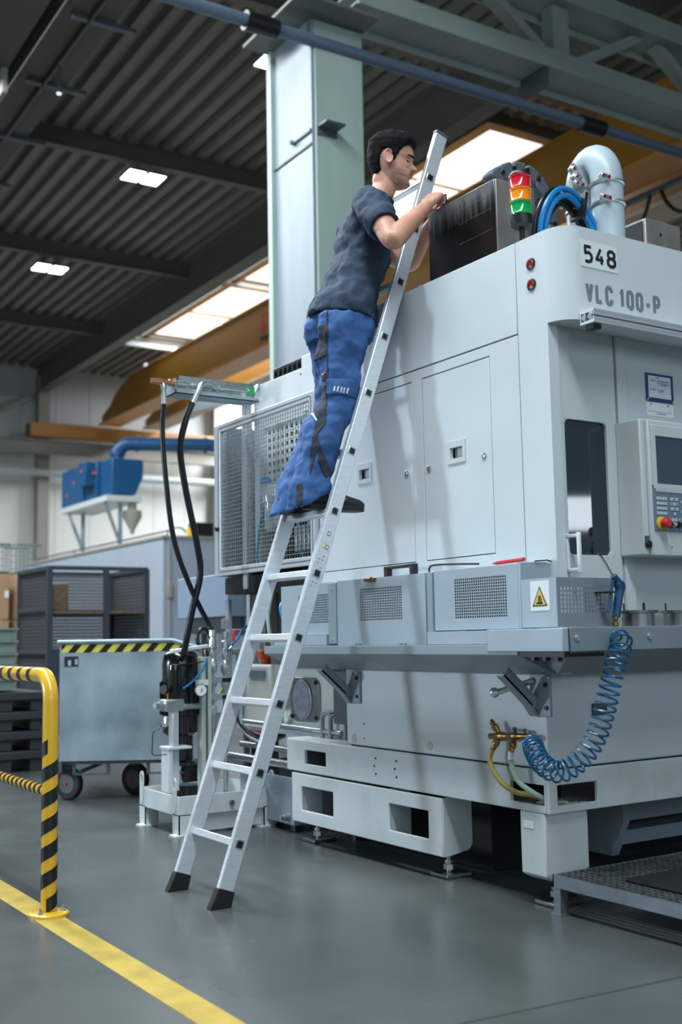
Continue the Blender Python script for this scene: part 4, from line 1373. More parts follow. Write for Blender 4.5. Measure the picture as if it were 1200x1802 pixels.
for x, y in ((xa + .002, ya - .035), (xa + 1.55, ya - .035), (xa + .002, 1.62), (xa + 1.55, 1.62)):
    MB().box(x, x + .038, y, y + .035, .004, ZP - .03).box(x - .008, x + .046, y - .008, y + .043, 0, .006).build('leg', M['galv_dark'], sp)
mt = thing('rubber_mat', 'black rubber mat lying on the grating platform', 'mat', (3.5, 2.6, ZP))
MB().box(3.055, 4.3, 1.9, 2.92, ZP + .0005, ZP + .012).build('mat_sheet', M['grime'], mt, bevel=.004)

# ------------------------------------------------------------------ air gun on a spiral hose, brass manifold
ag = thing('air_gun', 'blue air blow gun with spiral hose hanging on the corner guard', 'air gun', (3.0, 2.87, 1.1))
yg = 2.868
MB().tube(spline([(3.030, yg, 1.205), (3.040, yg, 1.17), (3.030, yg, 1.13), (3.018, yg, 1.075)], 6), [.012, .015, .017, .017] + [.0165] * 6 + [.016] * 5 + [.015] * 4, 12).tube([(3.012, yg, 1.222), (3.046, yg, 1.188)], [.012, .016], 12).build('grip', M['gunblue'], ag)
MB().tube(spline([(3.008, yg, 1.205), (2.998, yg, 1.16), (2.985, yg, 1.115), (2.976, yg, 1.092)], 5), .006, 8).build('trigger', M['gunblue'], ag)
MB().tube(spline([(3.012, yg, 1.218), (2.985, yg, 1.255), (2.955, yg, 1.290), (2.940, yg, 1.298)], 6), .0035, 8).build('nozzle_tube', M['steel'], ag)
MB().tube(spline([(3.045, yg, 1.205), (3.063, yg, 1.195), (3.066, yg, 1.175), (3.05, yg, 1.16)], 6), .004, 8).build('hanging_loop', M['gunblue'], ag)
MB().box(2.985, 3.012, yg - .008, yg + .075, 1.160, 1.166).build('hook_pin', M['black'], ag)
MB().lathe([(0, .009), (.008, .011), (.02, .008), (.022, .011), (.036, .011), (.038, .007), (.05, .006)], (3.014, yg - .0, 1.078), (-.1, 0, -1), 14).build('coupling', M['brass'], ag)
MB().cyl((3.009, yg, 1.03), (3.005, yg - .01, 1.0), .005, 8).build('hose_end', M['zinc'], ag)
path = spline([(3.004, 2.862, 1.005), (2.955, 2.79, .985), (2.905, 2.775, .915), (2.875, 2.778, .83), (2.862, 2.798, .742), (2.845, 2.83, .655), (2.812, 2.87, .586), (2.774, 2.93, .545), (2.765, 3.0, .562), (2.805, 3.09, .605), (2.872, 3.17, .632)], 24)
# turns bunch up towards the bottom
L_ = [0]
for i in range(1, len(path)):
    L_.append(L_[-1] + (path[i] - path[i - 1]).length)
TL = L_[-1]


def at(s):
    s = max(0, min(TL, s))
    for i in range(1, len(L_)):
        if L_[i] >= s:
            k = (s - L_[i - 1]) / max(1e-9, L_[i] - L_[i - 1])
            return path[i - 1].lerp(path[i], k), (path[i] - path[i - 1]).normalized()
    return path[-1], (path[-1] - path[-2]).normalized()


turns, NS = 33, 16
pts = []
for i in range(turns * NS + 1):
    q = i / (turns * NS)
    s = TL * (0.02 + 0.96 * (1 - (1 - q) ** 1.08))
    c, T = at(s)
    ref = Vector((.54, .84, 0))
    u = (ref - T * ref.dot(T)).normalized()
    w = T.cross(u)
    a = 2 * pi * i / NS
    rad = .036 * min(1, .3 + q * 14) * min(1, .25 + (1 - q) * 14)
    pts.append(c + (u * cos(a) + w * sin(a)) * rad)
MB().tube(pts, .0042, 7).build('spiral_hose', M['coil'], ag)

bm_ = thing('air_manifold', 'brass air manifold with yellow and green hoses on the machine corner', 'manifold', (2.92, 3.33, .62))
ym, zm, xm = 3.33, .632, 2.915
mb = MB().lathe([(0, .012), (.03, .013), (.05, .018), (.08, .018), (.09, .013), (.12, .013), (.13, .016), (.155, .016), (.16, .013), (.20, .011), (.235, .012), (.25, .009)], (xm, 3.462, zm - .008), (0, -1, .06), 14)
mb.build('manifold_body', M['brass'], bm_)
for d in ((-.2, .55, .8), (-.2, .5, -.85), (-.5, -.1, -.95)):
    y0 = 3.40 if d[1] > 0 else 3.315
    MB().lathe([(0, .010), (.02, .010), (.03, .0145), (.045, .0145), (.048, .010), (.06, .012), (.07, .008)], (xm, y0, zm), d, 12).build('outlet', M['brass'], bm_)
MB().lathe([(0, .009), (.03, .009)], (xm, 3.318, zm + .005), (0, 0, 1), 10).box(xm - .005, xm + .005, 3.26, 3.30, zm + .02, zm + .03).build('valve_lever', M['darkgrey'], bm_)
MB().box(xm, 2.951, 3.29, 3.33, zm - .01, zm + .01).build('wall_mount', M['brass'], bm_)
MB().tube(spline([(2.90, 3.435, .575), (2.892, 3.44, .53), (2.905, 3.40, .46), (2.935, 3.345, .42), (2.965, 3.30, .412), (3.0, 3.27, .40)], 7), .0105, 10).build('hose', M['yellowhose'], bm_, label='dull yellow hose')
MB().tube(spline([(2.885, 3.31, .566), (2.89, 3.312, .53), (2.905, 3.295, .468), (2.935, 3.24, .425), (2.98, 3.215, .40)], 7), .0105, 10).build('hose', M['greenhose'], bm_, label='pale green hose')
MB().cyl((2.886, 3.31, .575), (2.884, 3.31, .548), .0115, 10).build('hose_collar', M['clear'], bm_)

# ------------------------------------------------------------------ valve cabinet with mesh door
vc = thing('valve_cabinet', 'valve cabinet with a wire mesh door in an aluminium frame', 'cabinet', (2.94, 5.3, 1.38))
y0, y1, z0, z1 = 4.765, 5.855, 1.382, 2.265
fx0, fx1 = 2.925, 2.955
fo = MB().plate('X', y0, y1, z0, z1, fx0, fx1, [(y0 + .045, y1 - .045, z0 + .045, z1 - .045)]).build('door_frame', M['alu_prof'], vc, bevel=.003)
mb = MB()
mb.box(fx0 - .001, fx0 + .004, y0 + .03, y1 - .03, z0 + .021, z0 + .027).box(fx0 - .001, fx0 + .004, y0 + .03, y1 - .03, z1 - .027, z1 - .021)
mb.box(fx0 - .001, fx0 + .004, y0 + .021, y0 + .027, z0 + .03, z1 - .03).box(fx0 - .001, fx0 + .004, y1 - .027, y1 - .021, z0 + .03, z1 - .03)
mb.build('profile_slot', M['darkgrey'], fo)
MB().box(2.93, 3.0, y1 + .004, y1 + .04, z0, z1).build('hinge_post', M['alu_prof'], vc, bevel=.003)
mb = MB()
ny, nz = 38, 34
for k in range(1, ny):
    y = y0 + .045 + k * (y1 - y0 - .09) / ny
    mb.box(2.939, 2.942, y - .0016, y + .0016, z0 + .04, z1 - .04)
for k in range(1, nz):
    z = z0 + .045 + k * (z1 - z0 - .09) / nz
    mb.box(2.936, 2.939, y0 + .04, y1 - .04, z - .0016, z + .0016)
mb.build('wire_mesh', M['zinc'], vc, kind='stuff')
MB().lathe([(0, .012), (.012, .016), (.018, .012)], (2.925, y1 - .02, 1.655), (-1, 0, 0), 14).build('door_knob', M['black'], vc)
# cabinet body behind the mesh
MB().box(3.40, 3.42, y0, y1 + .04, z0, z1).build('back_plate', M['void'], vc)  # near black, so the shade inside the cabinet sits in its colour
MB().box(2.96, 3.42, y1 + .02, y1 + .04, z0, z1).build('side_plate', M['trough'], vc)
holes = [(5.0 + i * .05, 5.026 + i * .05, 1.80 + j * .045, 1.822 + j * .045) for i in range(10) for j in range(9)]
MB().plate('X', 4.96, 5.52, 1.76, 2.26, 3.06, 3.064, holes).build('punched_plate', P_, vc)
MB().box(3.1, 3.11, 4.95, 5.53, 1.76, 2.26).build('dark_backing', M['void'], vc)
holes = [(5.56 + i * .03, 5.574 + i * .03, 1.45 + j * .05, 1.474 + j * .05) for i in range(8) for j in range(15)]
MB().plate('X', 5.54, 5.83, 1.40, 2.24, 3.12, 3.124, holes).build('punched_plate', M['trough'], vc)
MB().box(3.02, 3.08, 5.50, 5.56, 1.40, 2.24).build('inner_post', M['alu_prof'], vc)
MB().box(3.0, 3.3, y0, y1, z0 + .01, z0 + .03).build('floor_plate', M['darkgrey'], vc)
for (y, z) in ((5.36, 1.60), (5.26, 1.62)):
    MB().lathe([(0, .03), (.02, .045), (.16, .045), (.165, .055), (.2, .055)], (3.02, y, z)).build('filter_bowl', M['clear'], vc)
MB().box(2.985, 3.06, 5.20, 5.44, 1.80, 1.85).build('filter_head', M['alu_prof'], vc, bevel=.008)
MB().lathe([(0, .03), (.03, .028)], (3.02, 5.44, 1.88), n=14).build('blue_knob', M['bluehose'], vc)
for k, (ya_, yb_, za_, zb_) in enumerate(((5.1, 4.85, 1.78, 1.5), (5.02, 4.82, 1.72, 1.45), (4.95, 4.9, 1.74, 1.42), (5.45, 5.5, 1.75, 1.45), (5.15, 5.0, 1.7, 1.42))):
    MB().tube(spline([(3.03, ya_, za_), (2.99 + .01 * k, (ya_ + yb_) / 2 + .03, (za_ + zb_) / 2 + .06), (3.0, yb_, zb_), (3.05, yb_ - .02, 1.41)], 6), .007, 7).build('air_tube', M['bluehose'], vc)
mb = MB().box(3.02, 3.10, 4.84, 5.10, 1.50, 1.56)
for k in range(6):
    mb.box(2.99, 3.02, 4.85 + k * .042, 4.875 + k * .042, 1.47, 1.60)
mb.build('valve_block', M['zinc'], vc, bevel=.003)
# cover box above, with cable chain on top and dark gap below the door
MB().box(3.05, 3.5, 5.05, 5.62, 2.20, 2.462).build('top_cover', P_, vc, bevel=.003)
for y, z in ((5.56, 2.37), (5.09, 2.43)):
    MB().lathe([(0, .006), (.003, .005)], (3.05, y, z), (-1, 0, 0), 10).build('screw', M['darkgrey'], vc)
MB().box(3.0, 3.5, 4.78, 5.0, 2.2, 2.50).build('top_cover', P_, vc, bevel=.003)
MB().box(2.99, 3.03, 5.61, 5.66, 1.3, 2.44).build('corner_post', M['alu_prof'], vc, bevel=.003)
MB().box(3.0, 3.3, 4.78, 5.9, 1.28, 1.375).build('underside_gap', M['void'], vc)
for y in (5.92,):
    MB().box(3.16, 3.20, y - .02, y + .02, .0, 1.38).build('stand_leg', M['alu_prof'], vc)
MB().bar((2.70, 5.74, 2.33), (3.03, 5.64, 2.415), .006, .05, up=(0, 0, 1)).build('support_angle', M['alu_prof'], vc)
ck = thing('drag_chain', 'black drag chain lying on top of the cover beside the grey column', 'cable chain', (3.15, 5.25, 2.462))
for k in range(8):
    y = 5.48 - k * .052
    MB().plate('X', y - .05, y, 2.464, 2.545, 3.10, 3.16, [(y - .04, y - .01, 2.48, 2.525)]).build('link', M['black'], ck, bevel=.006)

# ------------------------------------------------------------------ galvanised pipe bracket and the two black hoses
pb = thing('pipe_bracket', 'galvanised channel with plated pipes sticking out above the mesh door', 'pipe bracket', (2.75, 5.58, 2.4))
yb = 5.58
MB().box(2.595, 3.06, yb + .07, yb + .075, 2.40, 2.487).build('upper_channel', M['zinc'], pb)
MB().box(2.515, 3.03, yb - .06, yb + .075, 2.355, 2.36).box(2.515, 3.03, yb - .06, yb - .055, 2.355, 2.375).box(2.515, 2.52, yb - .06, yb + .07, 2.355, 2.44).build('lower_channel', M['galv'], pb)
for y, z, x1 in ((yb - .03, 2.415, 3.0), (yb - .03, 2.385, 2.93), (yb + .03, 2.40, 2.95)):
    MB().cyl((2.53, y, z), (x1, y, z), .0125, 12).build('pipe', M['zinc'], pb)
MB().lathe([(0, .012), (.01, .017), (.03, .017), (.032, .012), (.05, .012), (.052, .017), (.07, .017)], (2.74, yb - .03, 2.415), (1, 0, 0), 8).build('pipe_union', M['zinc'], pb)
MB().lathe([(0, .018), (.05, .02), (.06, .013), (.09, .013), (.1, .018), (.13, .018)], (2.53, yb - .03, 2.415), (1, 0, 0), 10).build('pipe_union', M['zinc'], pb)
MB().lathe([(0, .016), (.05, .018), (.06, .014), (.10, .014), (.105, .02), (.14, .02)], (2.385, yb - .03, 2.415), (1, 0, 0), 12).build('bronze_fitting', M['copper'], pb)
MB().box(2.975, 3.01, yb - .045, yb, 2.395, 2.44).build('pipe_clip', M['greenlens'], pb)
MB().tube(spline([(3.01, yb - .02, 2.40), (3.04, yb - .02, 2.45), (3.07, yb - .02, 2.46), (3.09, yb, 2.44)], 5), .014, 8).build('pipe_end', M['zinc'], pb)
h1 = thing('hydraulic_hose', 'thinner black hydraulic hose hanging at the outer end of the pipe bracket', 'hose', (2.47, 5.55, 1.0))
MB().lathe([(0, .011), (.01, .017), (.03, .017), (.032, .013), (.06, .015), (.115, .015)], (2.457, 5.55, 2.408), (.02, 0, -1), 12).build('crimp_fitting', M['zinc'], h1)
MB().tube(spline([(2.459, 5.55, 2.30), (2.459, 5.57, 2.15), (2.485, 5.58, 1.87), (2.54, 5.6, 1.56), (2.64, 5.62, 1.32), (2.76, 5.66, 1.13), (2.82, 5.72, 1.085)], 8), .0145, 12).build('hose_tube', M['hose'], h1)
h2 = thing('hydraulic_hose', 'thicker black hydraulic hose hanging from the elbow of the pipe bracket', 'hose', (2.62, 5.52, 1.0))
MB().tube(spline([(2.76, 5.545, 2.42), (2.70, 5.53, 2.43), (2.66, 5.52, 2.40), (2.61, 5.52, 2.30)], 5), .015, 10).lathe([(0, .02), (.03, .02)], (2.72, 5.54, 2.425), (-1, 0, 0), 6).build('elbow_fitting', M['zinc'], h2)
MB().tube(spline([(2.615, 5.52, 2.31), (2.575, 5.53, 2.20), (2.56, 5.56, 2.05), (2.60, 5.58, 1.84), (2.675, 5.6, 1.55), (2.705, 5.62, 1.38), (2.665, 5.64, 1.18), (2.645, 5.68, 1.0), (2.66, 5.75, .93)], 8), .018, 12).build('hose_tube', M['hose'], h2)

# ------------------------------------------------------------------ hydraulic power unit on its tray
hu = thing('hydraulic_unit', 'hydraulic power unit with black motor and fittings on a pale grey tray', 'hydraulic unit', (2.8, 5.8, 0))
tx0, tx1, ty0, ty1 = 2.535, 3.12, 5.535, 6.06
MB().plate('Z', tx0, tx1, ty0, ty1, .11, .205, [(tx0 + .006, tx1 - .006, ty0 + .006, ty1 - .006)]).build('tray_rim', BS, hu, bevel=.002)
MB().box(tx0, tx1, ty0, ty1, .105, .112).build('tray_floor', BS, hu)
for x, y in ((tx0, ty0), (tx0, ty1 - .08), (tx1 - .08, ty0), (tx1 - .08, ty1 - .08)):
    MB().box(x, x + .006, y, y + .08, .008, .11).box(x, x + .08, y, y + .006, .008, .11).box(x - .03, x + .06, y - .02, y + .06, 0, .008).build('leg', BS, hu)
MB().box(tx0 + .006, tx1, ty0 + .03, ty0 + .036, .012, .105).build('front_skirt', BS, hu)


def lug(x, y):
    pts = [(y - .025, .11), (y + .025, .11)] + [(y + .025 * cos(a), .268 + .025 * sin(a)) for a in [pi * k / 10 for k in range(11)]]
    # slotted lifting eye: outline with a hole made of two halves
    n_ = 14
    out, inn = [], []
    for k in range(n_):
        a = 2 * pi * k / n_
        sy, sz = cos(a), sin(a)
        out.append((y + .025 * sy, (.27 if sz > 0 else .2) + .027 * sz * (1 if sz > 0 else 3.3)))
        inn.append((y + .011 * sy, (.268 if sz > 0 else .245) + .012 * sz))
    V = [(x - .006, *p) for p in out] + [(x - .006, *p) for p in inn] + [(x, *p) for p in out] + [(x, *p) for p in inn]
    Fc = []
    for k in range(n_):
        j = (k + 1) % n_
        Fc += [(k, j, j + n_, k + n_), (k + 2 * n_, k + 3 * n_, j + 3 * n_, j + 2 * n_), (k, k + 2 * n_, j + 2 * n_, j), (k + n_, j + n_, j + 3 * n_, k + 3 * n_)]
    MB().add(V, Fc).build('lifting_eye', BS, hu)


lug(tx0, ty0 + .05)
lug(tx0, ty1 - .04)
lug(tx1, ty0 + .05)
mx, my = 2.705, 5.88
MB().lathe([(0, .085), (.02, .09), (.03, .07), (.16, .07), (.18, .10), (.27, .10), (.275, .108), (.47, .108), (.475, .104), (.56, .104), (.60, .098), (.625, .08), (.64, .04), (.645, .01)], (mx, my, .33), n=28).build('motor', M['blackgloss'], hu)
mb = MB()
for k in range(20):
    a = 2 * pi * k / 20
    mb.obox((mx + .11 * cos(a), my + .11 * sin(a), .70), (.014, .004, .18), Matrix.Rotation(a, 3, 'Z'))
mb.build('cooling_fin', M['blackgloss'], hu)
MB().lathe([(0, .075), (.10, .075)], (mx + .04, my, .12), n=20).build('pump_body', M['blackgloss'], hu)
MB().box(2.56, 2.70, 5.72, 5.84, .43, .445).box(2.565, 2.59, 5.73, 5.83, .2, .43).box(2.60, 2.66, 5.80, 5.82, .2, .43).build('pump_stand', BS, hu, bevel=.003)
MB().box(2.595, 2.63, 5.74, 5.80, .445, .64).build('block_stand', M['alu_prof'], hu, bevel=.003)
MB().box(2.545, 2.66, 5.73, 5.82, .635, .70).build('valve_block', M['zinc'], hu, bevel=.008)
MB().lathe([(0, .022), (.02, .028), (.05, .022), (.055, .016), (.08, .016)], (2.57, 5.775, .67), (-1, -.3, 0), 12).build('pipe_plug', M['zinc'], hu)
MB().lathe([(0, .018), (.03, .022), (.05, .015)], (2.555, 5.74, .60), (-.3, -.4, -.5), 10).build('pipe_plug', M['zinc'], hu)
MB().lathe([(0, .012), (.02, .012), (.021, .024), (.045, .024)], (2.58, 5.775, .75), (-.8, -.5, .1), 16).build('pressure_switch', M['black'], hu)
MB().cyl((2.58, 5.77, .69), (2.58, 5.77, .755), .008, 8).build('switch_stem', M['brass'], hu)
MB().cyl((2.62, 5.77, .70), (2.62, 5.77, .86), .034, 16).lathe([(0, .036), (.025, .032), (.03, .02)], (2.62, 5.77, .86)).build('accumulator', M['blackgloss'], hu)
MB().tube(spline([(2.60, 5.76, .86), (2.62, 5.74, .885), (2.70, 5.73, .89), (2.78, 5.74, .90)], 6), .004, 6).build('cable', M['black'], hu)
MB().tube(spline([(2.545, 5.75, .60), (2.52, 5.74, .555), (2.48, 5.74, .53), (2.475, 5.74, .46), (2.48, 5.74, .41), (2.56, 5.75, .405)], 6), .003, 6).build('cable', M['black'], hu)
MB().cyl((2.66, 5.77, .655), (2.84, 5.79, .655), .017, 12).build('pipe', M['zinc'], hu)
MB().lathe([(0, .02), (.02, .022), (.022, .018), (.04, .018)], (2.655, 5.77, .655), (1, 0, 0), 8).build('pipe_union', M['zinc'], hu)
MB().tube(spline([(2.655, 5.74, .755), (2.70, 5.72, .79), (2.75, 5.70, .85), (2.785, 5.70, .92)], 6), .006, 8).build('air_tube', M['bluehose'], hu)
o = MB().lathe([(0, .034), (.02, .036), (.024, .032)], (2.74, 5.70, .745), (-.25, -1, 0), 20).build('pressure_gauge', M['darkgrey'], hu)
MB().lathe([(.0245, .03), (.0255, .03)], (2.74, 5.70, .745), (-.25, -1, 0), 20).build('gauge_face', M['white'], o)
MB().bar((2.733, 5.673, .738), (2.741, 5.672, .758), .001, .004).build('gauge_needle', M['ink'], o)
MB().box(2.74, 2.80, 5.72, 5.76, .77, .80).build('gauge_mount', M['white'], hu)
# profile post with a lever arm
MB().box(2.775, 2.838, 5.755, 5.815, .112, .925).build('profile_post', M['post'], hu, bevel=.003)
mb = MB().box(2.80, 2.813, 5.7535, 5.7555, .12, .92)
mb.build('post_groove', M['darkgrey'], hu)
MB().cyl((2.812, 5.785, .925), (2.812, 5.785, .965), .005, 8).build('lever_pin', M['copper'], hu)
MB().bar((2.585, 5.74, .96), (2.83, 5.785, .985), .03, .02).build('lever_arm', M['white'], hu, bevel=.004)
# two vertical pipes with valves
for (x, ztop, lab) in ((2.868, 1.085, 0), (2.945, 1.075, 1)):
    MB().cyl((x, 5.80, .115), (x, 5.80, ztop - .10), .0105 if lab == 0 else .014, 12).build('riser_pipe', M['zinc'], hu)
    MB().lathe([(0, .016), (.005, .022), (.045, .022), (.05, .016), (.06, .016), (.065, .021), (.1, .021)], (x, 5.80, ztop - .11), (0, 0, 1), 8).build('pipe_union', M['zinc'], hu)
    MB().lathe([(0, .016), (.01, .024), (.04, .028), (.07, .024), (.08, .016), (.09, .022), (.115, .022)], (x, 5.80, ztop - .25), (0, 0, 1), 8).build('ball_valve', M['zinc'], hu)
    MB().lathe([(0, .016), (.01, .024), (.04, .024), (.05, .016)], (x, 5.80, ztop - .33), (0, 0, 1), 6).build('pipe_nut', M['zinc'], hu)
    MB().lathe([(0, .021), (.03, .023), (.05, .02)], (x, 5.80, .60 - .02 * lab), (0, 0, 1), 6).build('pipe_nut', M['zinc'], hu)
MB().lathe([(0, .024), (.05, .024), (.06, .018)], (2.945, 5.80, 1.08), (0, 0, 1), 4).build('elbow_block', M['zinc'], hu)
for x, z in ((2.80, .80), (2.80, .705)):
    MB().box(2.838, 3.0, 5.77, 5.785, z - .022, z + .012).build('pipe_clamp_plate', M['trough'], hu, bevel=.002)
    MB().box(2.91, 2.98, 5.765, 5.84, z - .018, z + .004).build('pipe_clamp', M['black'], hu, bevel=.004)
o = MB().bar((2.985, 5.79, .985), (3.005, 5.79, 1.075), .012, .018, up=(0, 1, 0)).build('valve_handle', M['red'], hu, bevel=.003, label='red valve lever')
MB().bar((2.945, 5.79, .935), (2.985, 5.79, .985), .006, .012, up=(0, 1, 0)).build('valve_handle_stem', M['steel'], hu)
MB().tube([(2.83 + .04 * cos(a), 5.84, 1.03 + .055 * sin(a)) for a in [2 * pi * k / 16 for k in range(16)]], .012, 8, closed=True).build('handwheel', M['black'], hu)
MB().tube(spline([(2.96, 5.78, .985), (3.02, 5.79, 1.02), (3.09, 5.85, 1.08), (3.2, 5.9, 1.12)], 6), .007, 8).build('air_tube', M['bluehose'], hu)
MB().cyl((3.03, 5.9, .95), (3.12, 5.9, .95), .02, 12).cyl((3.03, 5.9, 1.06), (3.12, 5.9, 1.06), .02, 12).box(3.0, 3.02, 5.86, 5.9, .6, 1.25).build('coupling_bar', M['trough'], hu)
MB().lathe([(0, .014), (.02, .014)], (2.84, ty0, .15), (0, -1, 0), 14).build('drain_plug', M['steel'], hu)

# ------------------------------------------------------------------ coolant tank with sight glass, and things around it
tk = thing('coolant_tank', 'cream white coolant tank with an oval sight glass and orange filler cap', 'tank', (3.2, 5.3, .5))
MB().box(3.15, 3.5, 4.86, 5.60, .52, .90).build('tank_body', M['tank'], tk, bevel=.01)
MB().box(3.13, 3.5, 5.60, 5.90, .50, .875).build('tank_end', M['tank'], tk, bevel=.02)
MB().box(3.122, 3.13, 5.66, 5.84, .80, .84).build('embossed_badge', M['keyplate'], tk)
MB().prism('X', rrect(5.10, 5.40, .575, .81, .06), 3.138, 3.15).build('sight_flange', M['steel'], tk, bevel=.003)
ov = [(5.262 + .098 * cos(a), .692 + .108 * sin(a)) for a in [2 * pi * k / 32 for k in range(32)]]
MB().prism('X', ov, 3.128, 3.139).build('sight_ring', M['zinc'], tk, bevel=.003)
ov = [(5.262 + .085 * cos(a), .692 + .095 * sin(a)) for a in [2 * pi * k / 32 for k in range(32)]]
MB().prism('X', ov, 3.124, 3.130).build('sight_glass', M['sight'], tk, bevel=.003, label='oval violet grey sight glass')
for y in (5.125, 5.375):
    for z in (.60, .785):
        MB().lathe([(0, .012), (.012, .01)], (3.138, y, z), (-1, 0, 0), 8).build('clamp_screw', M['black'], tk)
MB().box(3.10, 3.14, 5.43, 5.46, .64, .80).cyl((3.11, 5.46, .645), (3.11, 5.52, .645), .014, 10).build('level_gauge', M['tank'], tk)
MB().lathe([(-.03, .03), (0, .03), (.002, .05), (.045, .052), (.05, .045)], (3.20, 5.78, .905), n=20).build('filler_cap', M['orange'], tk, label='orange filler cap')
MB().cyl((3.3, 5.68, .90), (3.3, 5.68, 1.42), .055, 16).build('vent_pipe', M['darkgrey'], tk)
MB().box(3.24, 3.26, 5.86, 5.94, .88, 1.36).build('bracket_post', M['trough'], tk)
for y in (5.50, 5.42):
    MB().lathe([(0, .02), (.03, .022), (.035, .015)], (3.15, y, .575), (-1, 0, 0), 12).build('hose_stub', M['tank'], tk)
MB().cyl((3.08, 4.8, .545), (3.08, 6.0, .555), .012, 10).build('tie_rod', M['zinc'], tk)
MB().box(3.12, 3.4, 4.8, 6.0, .50, .522).build('tank_shelf', M['trough'], tk)
for y in (4.9, 5.85):
    MB().box(3.2, 3.3, y - .03, y + .03, 0, .50).build('tank_leg', M['darkgrey'], tk)

gb = thing('grab_pipes', 'pair of bent pale grey pipes on the machine beam end', 'pipe', (3.05, 4.85, .51))
for x, y in ((3.075, 4.97), (3.075, 4.89), (3.095, 4.78)):
    MB().tube(spline([(x, y, .512), (x, y, .60), (x, y - .012, .628), (x, y - .04, .64), (x, 4.60, .645)], 6), .013, 10).build('pipe', M['trough'], gb)

lb = thing('drip_box', 'low blue grey sheet box on the floor beside the fork pocket block', 'box', (3.2, 5.5, 0))
MB().plate('Z', 3.06, 3.7, 5.24, 5.85, .04, .285, [(3.07, 3.69, 5.25, 5.84)]).build('box_wall', M['trough'], lb, bevel=.003)
MB().box(3.07, 3.69, 5.25, 5.84, .10, .115).build('box_floor', M['trough'], lb)
for x, y in ((3.1, 5.3), (3.1, 5.78), (3.6, 5.3), (3.6, 5.78)):
    MB().box(x, x + .05, y, y + .05, 0, .05).build('foot', M['darkgrey'], lb)
MB().lathe([(0, .02), (.03, .02), (.032, .012), (.05, .012)], (3.06, 5.30, .08), (-1, 0, 0), 10).build('drain_tap', M['zinc'], lb)

cw_ = thing('pump_cluster', 'cluster of dark pumps, pipes and cables behind the ladder rungs', 'pump', (3.2, 5.95, 0))
for (x, y, z, r, h) in ((3.25, 5.95, .30, .10, .22), (3.42, 6.1, .42, .08, .3)):
    MB().lathe([(0, r), (h * .8, r), (h, r * .6)], (x, y, z), n=18).build('pump_motor', M['blackgloss'], cw_)
MB().box(3.1, 3.6, 5.88, 6.3, .28, .32).box(3.12, 3.18, 5.9, 5.96, 0, .28).box(3.5, 3.56, 6.2, 6.26, 0, .28).build('pump_frame', M['darkgrey'], cw_)
MB().lathe([(0, .05), (.06, .05), (.08, .03)], (3.17, 5.88, .48), (-.3, -1, 0), 14).build('motor_box', M['zinc'], cw_)
MB().box(3.16, 3.27, 5.84, 5.9, .52, .64).build('terminal_box', M['black'], cw_, bevel=.015)
for k, (mm, r) in enumerate((('orange', .006), ('hose', .012), ('hose', .009), ('trough', .010))):
    MB().tube(spline([(3.10 + .01 * k, 5.94 - .01 * k, .85), (3.07, 5.93 - .03 * k, .62 - .03 * k), (3.09, 5.80 - .06 * k, .50 - .02 * k), (3.2, 5.6, .47)], 7), r, 8).build('hose', M[mm], cw_)
MB().cyl((3.02, 5.9, .36), (3.02, 5.2, .36), .022, 12).cyl((3.10, 5.9, .42), (3.10, 5.2, .42), .018, 12).build('pipe', M['steel'], cw_)
yc_ = thing('earth_cable', 'bright yellow cable running diagonally behind the ladder rungs', 'cable', (3.0, 5.9, .7))
MB().tube(spline([(3.06, 5.75, .86), (3.0, 5.80, .80), (2.93, 5.86, .70), (2.86, 5.92, .58)], 6), .011, 8).build('cable_tube', M['yellowcable'], yc_)
yv = thing('valve_tubes', 'dark valve cluster with blue tubes left of the perforated guards', 'valve', (3.05, 5.2, 1.1))
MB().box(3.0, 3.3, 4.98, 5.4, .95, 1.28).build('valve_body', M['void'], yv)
MB().box(2.97, 3.0, 5.0, 5.10, 1.08, 1.14).build('valve_front', M['black'], yv, bevel=.004)
for k in range(3):
    MB().tube(spline([(2.98, 5.05 + k * .07, 1.22), (2.94, 5.03 + k * .06, 1.17), (2.945, 5.0 + k * .05, 1.08), (2.98, 5.0 + k * .05, 1.0)], 6), .008, 8).build('air_tube', M['bluehose'], yv)
MB().tube(spline([(2.97, 5.30, 1.25), (2.95, 5.30, 1.12), (2.97, 5.28, .98), (3.05, 5.25, .90)], 6), .011, 8).lathe([(0, .012), (.05, .013)], (2.965, 5.30, 1.22), (0, 0, 1), 8).build('oil_line', M['greenhose'], yv)
MB().box(3.02, 3.3, 4.98, 5.4, .88, .95).build('valve_shelf', M['darkgrey'], yv)

cv = thing('chip_conveyor', 'blue grey sheet metal chip conveyor head behind the black hoses', 'conveyor', (3.2, 6.6, 1.0))
MB().prism('X', [(6.2, 1.16), (6.93, 1.16), (6.93, 1.425), (6.2, 1.425)], 3.168, 3.62).build('conveyor_head', M['tower'], cv, bevel=.006)
MB().box(3.30, 3.62, 6.17, 6.2, 1.19, 1.36).build('side_flap', M['trough'], cv, bevel=.004)
MB().box(3.22, 3.6, 6.24, 6.85, 1.06, 1.16).build('under_frame', M['darkgrey'], cv)
MB().box(3.30, 3.34, 6.2, 6.24, 0, 1.16).box(3.30, 3.34, 6.84, 6.88, 0, 1.1).build('conveyor_leg', M['trough'], cv)
MB().box(3.3, 3.6, 6.35, 6.8, .55, .95).build('chute', M['enclosure'], cv, bevel=.006)

